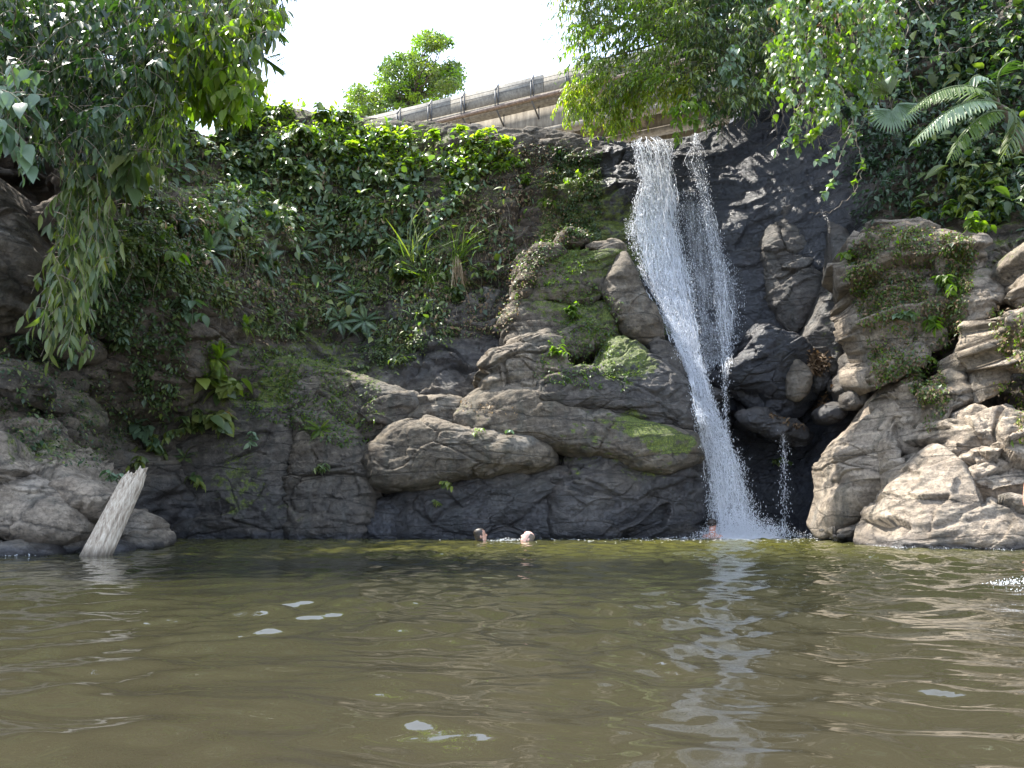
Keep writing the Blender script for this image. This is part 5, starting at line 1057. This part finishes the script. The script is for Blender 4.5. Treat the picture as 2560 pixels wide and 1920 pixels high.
UP = [(330, 210), (520, 225), (700, 262), (850, 285), (1000, 318), (1200, 340), (1330, 360), (1480, 370), (1500, 480), (1480, 600), (1380, 620), (1320, 720), (1270, 830), (1130, 850), (1000, 930), (860, 870), (640, 840), (520, 760), (380, 700), (270, 640), (300, 480), (280, 330)]
UPL = [(330, 210), (520, 225), (700, 262), (850, 292), (1000, 338), (1140, 360), (1180, 450), (1150, 600), (1180, 700), (1130, 850), (1000, 930), (860, 870), (640, 840), (520, 760), (380, 700), (270, 640), (300, 480), (280, 330)]
cover([[(1140, 335), (1200, 340), (1330, 360), (1480, 370), (1500, 480), (1480, 600), (1380, 620), (1320, 720), (1270, 830), (1130, 850), (1180, 700), (1150, 600), (1180, 450)]], 4600, .055, ['small', 'small'], ['g', 'y'], .42, 'sparse_cover', 'sparse seedlings and dead leaves on the bare earth near the waterfall lip')
cover([UPL], 24000, .072, ['small', 'small'], ['g', 'g'], .50, 'creeper_cover', 'low creepers and seedlings covering the upper left cliff')
cover([[(430, 230), (700, 270), (1000, 330), (1280, 360), (1260, 420), (1130, 520), (1080, 600), (900, 600), (700, 560), (500, 540), (400, 420)]], 2300, .15, ['broad', 'heart'], ['g', 'p'], .45, 'leafy_cover', 'tangle of broad-leaved climbers on the upper left cliff', out=.10)
cover([[(560, 300), (1000, 330), (1300, 380), (1300, 560), (1200, 760), (1000, 860), (760, 780), (560, 640), (480, 420)]], 1100, .17, ['long', 'broad'], ['p', 'g'], .55, 'mixed_cover', 'larger mixed leaves catching the light across the overgrown cliff', out=.16)
cover([[(560, 300), (1300, 380), (1330, 560), (1200, 800), (1000, 860), (700, 780), (380, 640), (420, 420)]], 2600, .09, ['long', 'small'], ['y', 'y'], .45, 'dead_growth', 'dead brown leaves and stalks among the plants on the cliff', out=.06, hang=1.2)
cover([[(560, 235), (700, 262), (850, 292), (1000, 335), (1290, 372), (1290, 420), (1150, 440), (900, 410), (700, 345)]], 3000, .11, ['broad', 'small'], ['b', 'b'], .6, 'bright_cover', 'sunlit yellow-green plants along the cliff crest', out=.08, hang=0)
cover([[(500, 840), (620, 860), (880, 900), (950, 960), (930, 1100), (850, 1120), (760, 1080), (640, 1040), (560, 1000), (500, 940)], [(1380, 750), (1480, 700), (1560, 760), (1530, 860), (1620, 900), (1560, 980), (1400, 960), (1320, 950), (1370, 850)], [(1250, 600), (1400, 560), (1500, 660), (1420, 720), (1330, 720)]], 5200, .05, ['small', 'small'], ['g', 'b'], .35, 'moss_cover', 'tiny moss-like plants on the ledges left of the fall', out=.015)
cover([[(1380, 370), (1500, 375), (1500, 600), (1420, 590), (1380, 480)]], 1900, .06, ['small'], ['g'], .3, 'dark_moss_cover', 'dark green cushion of moss and ferns beside the lip of the fall', 3, .03)
RB = [(2115, 700), (2120, 620), (2180, 565), (2330, 575), (2440, 600), (2430, 700), (2400, 830), (2360, 900), (2370, 1010), (2330, 1080), (2290, 1000), (2260, 930), (2200, 960), (2170, 850)]
cover([RB], 6500, .05, ['small', 'small', 'small'], ['b', 'y', 'g'], .35, 'creeper_mat', 'mat of dry brown and green creepers over the right bank boulders', 3, .03, .6)
cover([[(2470, 800), (2470, 760), (2620, 755), (2620, 900), (2560, 930), (2500, 880)], [(2470, 960), (2620, 930), (2620, 1120), (2540, 1100), (2540, 1000)]], 1500, .045, ['small', 'small'], ['y', 'b'], .5, 'dry_mat', 'dry creeper mat on the overhanging boulder at the right edge', 2, .03, .8)
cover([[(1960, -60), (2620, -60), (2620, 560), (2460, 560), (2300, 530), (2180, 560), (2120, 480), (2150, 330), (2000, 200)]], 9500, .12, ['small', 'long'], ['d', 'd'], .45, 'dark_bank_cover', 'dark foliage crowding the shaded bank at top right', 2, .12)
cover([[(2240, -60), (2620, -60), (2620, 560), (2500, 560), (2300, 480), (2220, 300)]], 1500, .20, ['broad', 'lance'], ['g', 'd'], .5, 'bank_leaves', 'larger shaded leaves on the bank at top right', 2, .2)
cover([[(0, 820), (200, 900), (330, 1080), (250, 1180), (100, 1150), (0, 1060)], [(200, 640), (330, 720), (420, 900), (330, 1100), (220, 900)]], 2600, .05, ['small', 'small'], ['g', 'd'], .5, 'bank_creepers', 'sparse little plants on the left bank boulders')
cover([[(120, 560), (420, 500), (520, 640), (460, 900), (420, 1080), (300, 900), (200, 700)]], 3600, .08, ['small', 'small'], ['g', 'g'], .35, 'shade_cover', 'shaded small plants on the wall above the dark hollow')
cover([[(300, 380), (560, 420), (700, 760), (500, 760), (330, 640)], [(640, 720), (900, 740), (900, 860), (620, 860)], [(1150, 1000), (1300, 1020), (1300, 1040), (1150, 1030)]], 1900, .055, ['small'], ['y'], .55, 'leaf_litter', 'scattered dry fallen leaves on the slopes and ledges', 1, .01, 0)
cover([Z(7, [(1235, 705), (1300, 700), (1325, 760), (1280, 815), (1240, 790)])], 150, .09, ['broad', 'long', 'broad'], ['y', 'y', 'y'], .25, 'leaf_heap', 'heap of brown fallen leaves caught on a dark stone right of the waterfall', 3, .03, 0)
cover([Z(7, [(1270, 950), (1350, 850), (1370, 870), (1300, 960)]), Z(7, [(1050, 980), (1200, 1040), (1220, 1060), (1060, 1010)])], 90, .07, ['broad', 'long'], ['y', 'y'], .3, 'leaf_litter_strip', 'strip of brown fallen leaves on the dark ledge right of the waterfall', 2, .02, 0)

# --- individual plants
used_labels = set()
def grab(px, py):
    h, n = cast(px, py)
    if h is None: return None, None
    n = np.array(n); n = n if n[1] < 0 else -n; return np.array(h), n
def shrub(px, py, label, size=.16, nst=4, nl=7, length=.45, shape='broad', mat='g', tint=.5, name='leafy_plant', cat='plant', group=None, hang=.5, droop=.35):
    h, n = grab(px, py)
    if h is None: return
    t = thing(name, h, label, cat, group); L = Leaves(); tw = []
    for k in range(nst):
        d = n * .7 + RV(1, .55)[0] * (1, .5, .8) + np.array((0, -.1, .45)); spray(L, h + n * .06, d, length * rng.uniform(.6, 1.35), droop, int(nl * 1.6), size, shape, mat, tint, tw, .006, hang)
    V, F = join(tw); part_np('stem', V, F, M_STEM, t); L.finish(t, 60, 5); return t
def frond_mesh(kind=0):
    n = 30; t = np.linspace(.10, 1, n); cur = np.stack([t, 0 * t, .38 * t - .62 * t * t], -1); tg = unit(np.gradient(cur, axis=0)); ln = .24 * np.sin(np.clip(t * 1.15, 0, 1) ** .75 * 3.0) * (1 - .25 * t) + .015
    V = []; F = []; k = 0
    for sg in (-1, 1):
        D = unit(tg * .45 + np.array((0, sg, -.12))); R3 = frames(D, np.tile((0, 0, 1.), (n, 1))); V0, F0 = SH['lance']; sc_ = ln[:, None, None] * np.array((1., .75, 1.))[None, None]
        q = np.einsum('nij,nvj->nvi', R3, V0[None] * sc_) + cur[:, None]; V.append(q.reshape(-1, 3)); F.append((F0[None] + (np.arange(n) * len(V0))[:, None, None]).reshape(-1, 4) + k); k += n * len(V0)
    c2 = np.stack([np.linspace(0, 1, 10), np.zeros(10), .38 * np.linspace(0, 1, 10) - .62 * np.linspace(0, 1, 10) ** 2], -1); v_, f_ = tube(c2, np.linspace(.010, .003, 10), 3); V.append(v_); F.append(f_ + k)
    return np.concatenate(V), np.concatenate(F)
FV, FF = frond_mesh(); FM = {}
for m_ in 'gbdp':
    for t_ in (.3, .5, .7): FM[(m_, t_)] = mesh_np('frond', FV, FF, LM[m_], True, {'tint': np.full(len(FV), t_) + .1 * np.sin(FV[:, 0] * 20)})
def fern(px, py, label, size=.5, nf=6, mat='g', group=None):
    h, n = grab(px, py)
    if h is None: return
    h = h + n * .10; t = thing('fern', h, label, 'fern', group)
    for k in range(nf):
        a = (k + rng.uniform(-.3, .3)) / nf * 2 * math.pi; s_ = unit(np.cross(n, (0, 0, 1.))); d = unit(n * .45 + s_ * math.cos(a) + np.array((0, -.1, 1.)) * (math.sin(a) * .7 + .25)); R3 = frames(d[None], (n * .4 + np.array((0, -.1, .8)))[None])[0]
        o = bpy.data.objects.new('frond', FM[(mat, (.3, .5, .7)[k % 3])]); COLL.objects.link(o); o.parent = t; o.matrix_local = Matrix(R3.tolist()).to_4x4() @ Matrix.Scale(size * rng.uniform(.7, 1.15), 4)
    return t
def tuft(px, py, label, n=60, length=.8, mat='b', up=.8, tint=.5, spread=.5, name='grass_tuft', hang=0, dry=0):
    h, nn = grab(px, py)
    if h is None: return
    h = h + nn * .12; t = thing(name, h, label, 'grass'); L = Leaves()
    L.add('blade', mat, h + RV(n, .16) * (1, .5, .8), nn * .35 + RV(n, spread) * (1, .6, .5) + (0, -.05, up), np.array((0, -.6, .8)) + RV(n, .3), length * rng.uniform(.5, 1.15, n), tint + rng.normal(0, .2, n))
    if dry: L.add('blade', 'y', h + RV(dry, .07) + (0, 0, -.05), nn * .2 + RV(dry, .16) + (0, 0, -1.), np.array((0, -1., .1)) + RV(dry, .3), length * rng.uniform(.6, 1.2, dry), .75 + rng.normal(0, .15, dry))
    L.finish(t, 120, 5, name='blade'); return t
W2 = lambda x, y: (x * 1.1573, y * 1.1573)
ORD = ['leftmost', 'second from the left', 'third from the left', 'fourth from the left', 'fifth from the left', 'sixth from the left', 'seventh from the left', 'eighth from the left', 'ninth from the left', 'tenth from the left', 'eleventh from the left', 'rightmost']
def band(pts, what, where, grp, fn, **kw):
    pts = sorted(pts)
    for k, p in enumerate(pts):
        w_ = 'rightmost' if k == len(pts) - 1 else ORD[k]; fn(p[0], p[1], '%s of the %s %s' % (w_, what, where), group=grp, **kw)
band([(590, 300), (640, 325), (700, 290), (760, 330), (830, 365), (800, 300), (880, 300), (690, 380)], 'big-leaved shrubs', 'under the crest by the left tree', 'shrubs under the crest', shrub, size=.27, nst=4, nl=7, length=.5, mat='g', tint=.5)
band([(880, 370), (960, 345), (1030, 350), (1095, 360), (1150, 345), (1215, 345), (1265, 375)], 'bright bushes', 'along the crest below the bridge', 'sunlit crest bushes', shrub, size=.16, nst=6, nl=8, length=.38, mat='b', tint=.66, hang=0.)
band([(555, 400), (620, 430), (720, 440), (790, 455), (860, 430), (940, 455), (1010, 470), (650, 520), (770, 500), (870, 510)], 'dark leafy climbers', 'in mid-cliff', 'climbers on the cliff', shrub, size=.26, nst=4, nl=7, length=.5, mat='g', tint=.42)
band([(1130, 440), (1165, 470), (1200, 400), (1245, 430), (1300, 420), (1330, 460), (1385, 500)], 'leafy plants', 'on bare earth near the waterfall lip', 'plants on the earth slope', shrub, size=.16, nst=4, nl=7, length=.35, mat='b', tint=.4)
shrub(*W2(838, 555), 'pale grey-green big-leaved plant in the middle of the cliff, left of the grass tuft', .30, 5, 6, .55, mat='p', tint=.55)
shrub(*W2(938, 510), 'pale-leaved plant just above the grass tuft on the cliff', .26, 4, 5, .5, mat='p', tint=.5)
shrub(*W2(880, 610), 'dark broad-leaved bush left of the hanging dry grass', .28, 5, 7, .5, mat='g', tint=.45)
shrub(*W2(1040, 600), 'leafy bush right of the grass tuft on the cliff', .17, 6, 8, .5, mat='g', tint=.55)
shrub(*W2(1000, 650), 'drooping dark-leaved shrub right of the dry grass', .20, 5, 7, .5, mat='g', tint=.4)
shrub(*W2(382, 680), 'pale-leaved plant spreading on the slope left of the mossy terrace', .27, 6, 6, .55, mat='p', tint=.42)
shrub(*W2(262, 730), 'single three-leaved sprig growing from the dark wall', .16, 1, 4, .2, mat='p', tint=.4)
shrub(*W2(355, 548), 'bright green two-leaved sprout on the shaded left slope', .26, 1, 4, .3, mat='b', tint=.3)
shrub(*W2(475, 860), 'big heart-leaved plant hanging over the lower left rock, upper clump', .32, 9, 6, .70, shape='heart', mat='g', tint=.72)
shrub(*W2(490, 910), 'heart-leaved plant at the foot of the big clump on the lower left rock', .28, 8, 6, .6, shape='heart', mat='g', tint=.7)
shrub(*W2(430, 930), 'fern-like leafy plant below the left of the heart-leaved clump', .18, 9, 9, .65, mat='g', tint=.55)
shrub(*W2(545, 960), 'small sprig at the right foot of the heart-leaved clump', .15, 3, 5, .3, mat='p', tint=.5)
shrub(*W2(430, 1035), 'star-shaped sprig lowest on the rock under the heart-leaved clump', .20, 3, 4, .25, mat='g', tint=.65)
shrub(*W2(280, 930), 'heart-leaved creeper on the dark wall left of the clump', .20, 4, 5, .4, shape='heart', mat='p', tint=.3)
shrub(*W2(330, 970), 'leafy creeper hanging beside the dark hollow, lower one', .20, 5, 6, .45, shape='heart', mat='g', tint=.6)
shrub(*W2(300, 1000), 'small creeper directly above the driftwood log', .16, 4, 6, .35, mat='g', tint=.6)
shrub(*W2(800, 790), 'small green plant at the left end of the tan layered boulder slope', .13, 4, 6, .25, mat='g', tint=.5)
shrub(*W2(1235, 680), 'round bushy plant on the mossy mound left of the fall', .13, 9, 9, .32, mat='b', tint=.25)
shrub(*W2(1210, 770), 'leafy clump on the rocks below the round bushy plant', .11, 7, 8, .3, mat='b', tint=.35)
shrub(*W2(870, 785), 'low green clump in the middle of the wet rock slope', .11, 8, 8, .3, mat='g', tint=.5)
shrub(*W2(1040, 935), 'tiny sprig in the crack above the nose-shaped ledge', .12, 3, 4, .2, mat='b', tint=.4)
shrub(*W2(1103, 930), 'tiny pale sprig right of the one in the crack above the nose ledge', .10, 2, 4, .18, mat='p', tint=.6)
shrub(*W2(950, 1038), 'little green plant in the crack under the nose-shaped ledge', .12, 4, 5, .2, mat='g', tint=.6)
shrub(*W2(945, 1090), 'smallest sprig on the black wall under the nose-shaped ledge', .10, 3, 4, .18, mat='g', tint=.6)
shrub(*W2(700, 1010), 'narrow-leaved plant hanging in the wet groove below the golden fern', .15, 5, 6, .3, shape='long', mat='g', tint=.5)
shrub(*W2(1680, 1000), 'fern-green plant growing in the black hollow right of the fall', .11, 8, 8, .28, mat='g', tint=.4)
shrub(*W2(1930, 690), 'large-leaved plant sprouting from the creepers on the big rounded boulder', .22, 3, 4, .3, mat='p', tint=.4)
shrub(*W2(2010, 690), 'broad pale leaves at the right side of the creeper-draped boulder', .20, 4, 5, .35, mat='b', tint=.3)
shrub(*W2(1850, 560), 'light green sprig at the left rim of the creeper-draped boulder', .15, 4, 6, .3, mat='b', tint=.5)
shrub(*W2(2045, 620), 'bushy green plant on the right shoulder of the creeper-draped boulder', .13, 8, 9, .4, mat='b', tint=.25)
shrub(*W2(2030, 800), 'bright green bush hanging between the tan boulders of the right bank', .10, 9, 9, .4, mat='b', tint=.3)
shrub(*W2(2010, 870), 'green tuft below the bright bush between the tan boulders', .09, 7, 8, .3, mat='b', tint=.4)
shrub(*W2(1245, 395), 'upright leafy plant on the earth slope near the dark moss', .18, 3, 5, .3, mat='b', tint=.5)
band([(2420, 470), (2480, 440), (2530, 500), (2560, 400), (2450, 520), (2370, 430)], 'glossy plants', 'below the palm', 'plants below the palm', shrub, size=.20, nst=6, nl=7, length=.5, mat='g', tint=.7)
band([(2370, 545), (2430, 580), (2500, 560), (2290, 540)], 'sunlit leafy plants', 'just above the right bank boulders', 'plants above the boulders', shrub, size=.16, nst=6, nl=7, length=.4, mat='b', tint=.4)
shrub(2520, 130, 'leafy branch with bright small leaves at the top right edge', .14, 8, 9, .8, mat='b', tint=.3)
shrub(2540, 20, 'small sunlit sprig in the top right corner', .13, 6, 8, .6, mat='b', tint=.4)
shrub(*W2(30, 745), 'pale pointed-leaved plant at the left edge under the overhang', .22, 5, 5, .4, shape='long', mat='p', tint=.6)
shrub(*W2(170, 745), 'little plant on the rock by the pointed grey stone', .14, 3, 5, .25, mat='p', tint=.4)
shrub(*W2(165, 960), 'small pale plant above the rough grey ridge of the left bank', .15, 4, 5, .3, mat='p', tint=.3)
shrub(*W2(235, 1050), 'sprig growing on the ridge just left of the log tip', .12, 4, 5, .25, mat='p', tint=.3)
shrub(*W2(640, 190), 'yellowish upright sprout on the skyline right of the left tree', .2, 4, 6, .5, mat='b', tint=.8, hang=.2)
shrub(*W2(590, 200), 'feathery green sprout on the skyline beside the left tree', .10, 8, 12, .6, mat='b', tint=.2, hang=0)
band([W2(650, 545), W2(530, 520), W2(600, 470), W2(480, 500), W2(560, 560), W2(690, 510), W2(440, 540)], 'dark green ferns', 'on the shaded left slope', 'ferns on the shaded slope', fern, size=.68, nf=8, mat='p')
band([W2(745, 580), W2(770, 640), W2(730, 690), W2(790, 690)], 'light green ferns', 'beside the pale big-leaved plant', 'light green ferns', fern, size=.66, nf=8, mat='p')
fern(*W2(460, 770), 'wide yellowish fern drooping over the top of the lower left rock', .62, 9, 'b')
fern(*W2(690, 925), 'golden fern on the ledge above the wet grooves', .5, 7, 'b')
fern(*W2(580, 690), 'small fern on the mossy terrace', .4, 6, 'g')
fern(*W2(640, 720), 'larger fern beside the one on the mossy terrace', .42, 6, 'g')
fern(*W2(520, 700), 'fern on the terrace edge next to the pale-leaved plant', .45, 6, 'b')
fern(*W2(405, 990), 'hanging fern under the heart-leaved clump', .42, 6, 'g')
fern(*W2(395, 480), 'fern in the shade below the left tree', .45, 6, 'd')
tuft(*W2(985, 560), 'bright yellow-green grass tuft with dry blades hanging below it, cliff middle', 46, 1.0, 'b', 1.2, .45, .24, dry=80)
tuft(*W2(900, 560), 'tall arching green grass left of the bright tuft', 44, 1.05, 'g', 1., .7, .34)
tuft(*W2(930, 620), 'drooping grass clump below the arching grass', 60, .8, 'b', .2, .35, .6, dry=20)
tuft(*W2(810, 225), 'thin upright grass on the skyline under the background tree', 26, .9, 'b', 1., .6, .22)
tuft(*W2(1010, 620), 'green grass clump right of the hanging dry blades', 40, .7, 'g', .3, .7, .6)

# --- palm
M_L = LM
pt = thing('palm', at(2560, 290, 10.), 'palm with two big arching fronds catching the sun at the right side', 'palm')
def palm_frond(a, m, b, Y0, Y1, n, ll, mats='b', tint=.4, sides=(1, -1), wid=1.):
    A_, M_, B_ = at(*a, Y0), at(*m, (Y0 + Y1) / 2 - .1), at(*b, Y1); Q = bez(A_, M_ * 2 - (A_ + B_) / 2, B_, 40); fr = link('frond', None, pt)
    v_, f_ = tube(Q, np.linspace(.022, .005, 40), 6); me = mesh_np('rachis', v_ - np.array(pt.location), f_, M_STEM); rc = link('rachis', me, fr)
    L = Leaves(); t = np.linspace(.12, 1, n); i = np.minimum((t * 39).astype(int), 38); q = Q[i]; tg = unit(Q[i + 1] - Q[i]); up = np.array((0, -.35, 1.))
    for sg in sides:
        sd = unit(np.cross(tg, up)) * sg; D = unit(tg * .65 + sd * .75 + np.array((0, 0, -.55)) + RV(n, .05)); L.add('leaflet', mats, q, D, np.broadcast_to(up, (n, 3)) + sd * -.3, ll * (np.sin(t * 2.7 + .35) * .75 + .3), tint + rng.normal(0, .1, n))
    class Pp: pass
    Pp.location = pt.location
    for (k, Ls) in L.d.items():
        for P, Rm, sz, ti in Ls:
            for j in range(len(P)):
                o = bpy.data.objects.new('leaflet', leaf_mesh(k[0], k[1], ti[j])); COLL.objects.link(o); o.parent = fr
                o.matrix_local = Matrix.Translation((P[j] - np.array(pt.location)).tolist()) @ Matrix(Rm[j].tolist()).to_4x4() @ Matrix.Scale(float(sz[j]), 4)
palm_frond((2490, 250), (2390, 216), (2272, 280), 9.8, 9.4, 34, .31, 'b', .15)
palm_frond((2500, 262), (2400, 262), (2284, 352), 9.7, 9.3, 36, .35, 'p', .75)
palm_frond((2510, 280), (2440, 300), (2372, 400), 9.7, 9.4, 30, .32, 'b', .2)
palm_frond((2495, 240), (2450, 190), (2420, 215), 9.9, 9.8, 22, .32, 'd', .7)
palm_frond((2500, 240), (2500, 180), (2540, 150), 9.9, 9.8, 20, .30, 'd', .8)
palm_frond((2510, 270), (2540, 310), (2500, 400), 9.7, 9.6, 22, .30, 'g', .5)
v_, f_ = limb(at(2600, 420, 10.3), at(2490, 245, 9.85), .07, .035); part_np('trunk', v_, f_, M_BARK, pt)
for (x, y, a0, lab) in [(2225, 235, 2.2, 'fan-shaped palm leaf in the shade left of the big fronds, green one'), (2225, 275, 4.2, 'fan-shaped pale palm leaf hanging below the green fan leaf'), (2245, 260, 5.2, 'fan-shaped grey-green palm leaf nearest the big fronds')]:
    c_ = at(x, y, 11.2); t_ = thing('fan_palm_leaf', c_, lab, 'palm leaf'); L = Leaves(); n = 15; an = a0 + np.linspace(-1.1, 1.1, n)
    L.add('leaflet', 'p' if a0 > 4 else 'g', np.tile(c_, (n, 1)), np.stack([np.cos(an), 0 * an - .1, np.sin(an)], -1), np.tile((0, -1., .3), (n, 1)) + RV(n, .1), .42, .5); L.finish(t_, 40, 3, name='leaflet')
    v_, f_ = tube([c_, c_ + np.array((.25, .3, .2)), c_ + np.array((.4, .7, .1))], [.008, .01, .012], 5); part_np('leaf_stalk', v_, f_, M_STEM, t_)

# --- background tree beyond the bridge
tb = thing('background_tree', at(1040, 290, 60.), 'bright green round-crowned tree standing beyond the bridge', 'tree'); L = Leaves(); tw = []
for poly, n in (([(935, 285), (940, 215), (950, 165), (985, 135), (1020, 125), (1070, 140), (1075, 160), (1120, 165), (1130, 200), (1120, 245), (1080, 268), (1000, 285)], 150), ([(1040, 112), (1045, 90), (1075, 80), (1125, 100), (1115, 122), (1095, 118), (1070, 128)], 26), ([(1110, 155), (1150, 155), (1162, 190), (1150, 225), (1120, 240), (1120, 190)], 24), ([(862, 262), (868, 225), (900, 218), (945, 250), (950, 290), (880, 285)], 46)):
    q = sample_poly(poly, n); P = at(q[:, 0], q[:, 1], rng.uniform(57, 62.5, n))
    for k in range(n):
        m_ = 70; c = P[k]; pp = c + unit(RV(m_)) * (rng.random((m_, 1)) ** .5) * (.75, .75, .42); L.add('broad', 'g' if k % 3 else 'b', pp, RV(m_) + (0, 0, -.3), np.array((0, 0, 1.)) + RV(m_, .6), rng.uniform(.16, .34, m_), .55 + .3 * float(vnoise(c[None] * .6, 4)[0]))
        if k % 4 == 0: tw.append(limb(at(1030, 290, 60.) + np.array((0, 0, 1.5)), c, .10, .03, wob=.05))
v_, f_ = limb(at(1040, 420, 60.), at(1030, 240, 60.), .42, .2); tw.append((v_, f_)); V, F = join(tw); part_np('trunk', V, F, M_BARK, tb); L.finish(tb, 0, 99)


# thin hanging stems and rootlets on the overgrown wall
tw = []
for k in range(420):
    x, y = sample_poly([(420, 330), (1300, 400), (1320, 640), (1250, 760), (900, 820), (600, 760), (250, 600), (300, 430)], 1)[0]; h, n_ = cast(x, y)
    if h is None: continue
    n_ = np.array(n_); n_ = n_ if n_[1] < 0 else -n_; h = np.array(h); ln = rng.uniform(.3, 1.1)
    tw.append(tube(bez(h, h + n_ * rng.uniform(.05, .25) + np.array((rng.normal(0, .1), 0, -.3 * ln)), h + n_ * .1 + np.array((rng.normal(0, .15), -.05, -ln)), 7), np.linspace(.007, .003, 7), 3))
V, F = join(tw); tag(link('hanging_stems', mesh_np('hanging_stems', V, F, M_TWIG)), 'thin dry stems and rootlets hanging down the overgrown cliff', None, None, 'stuff')
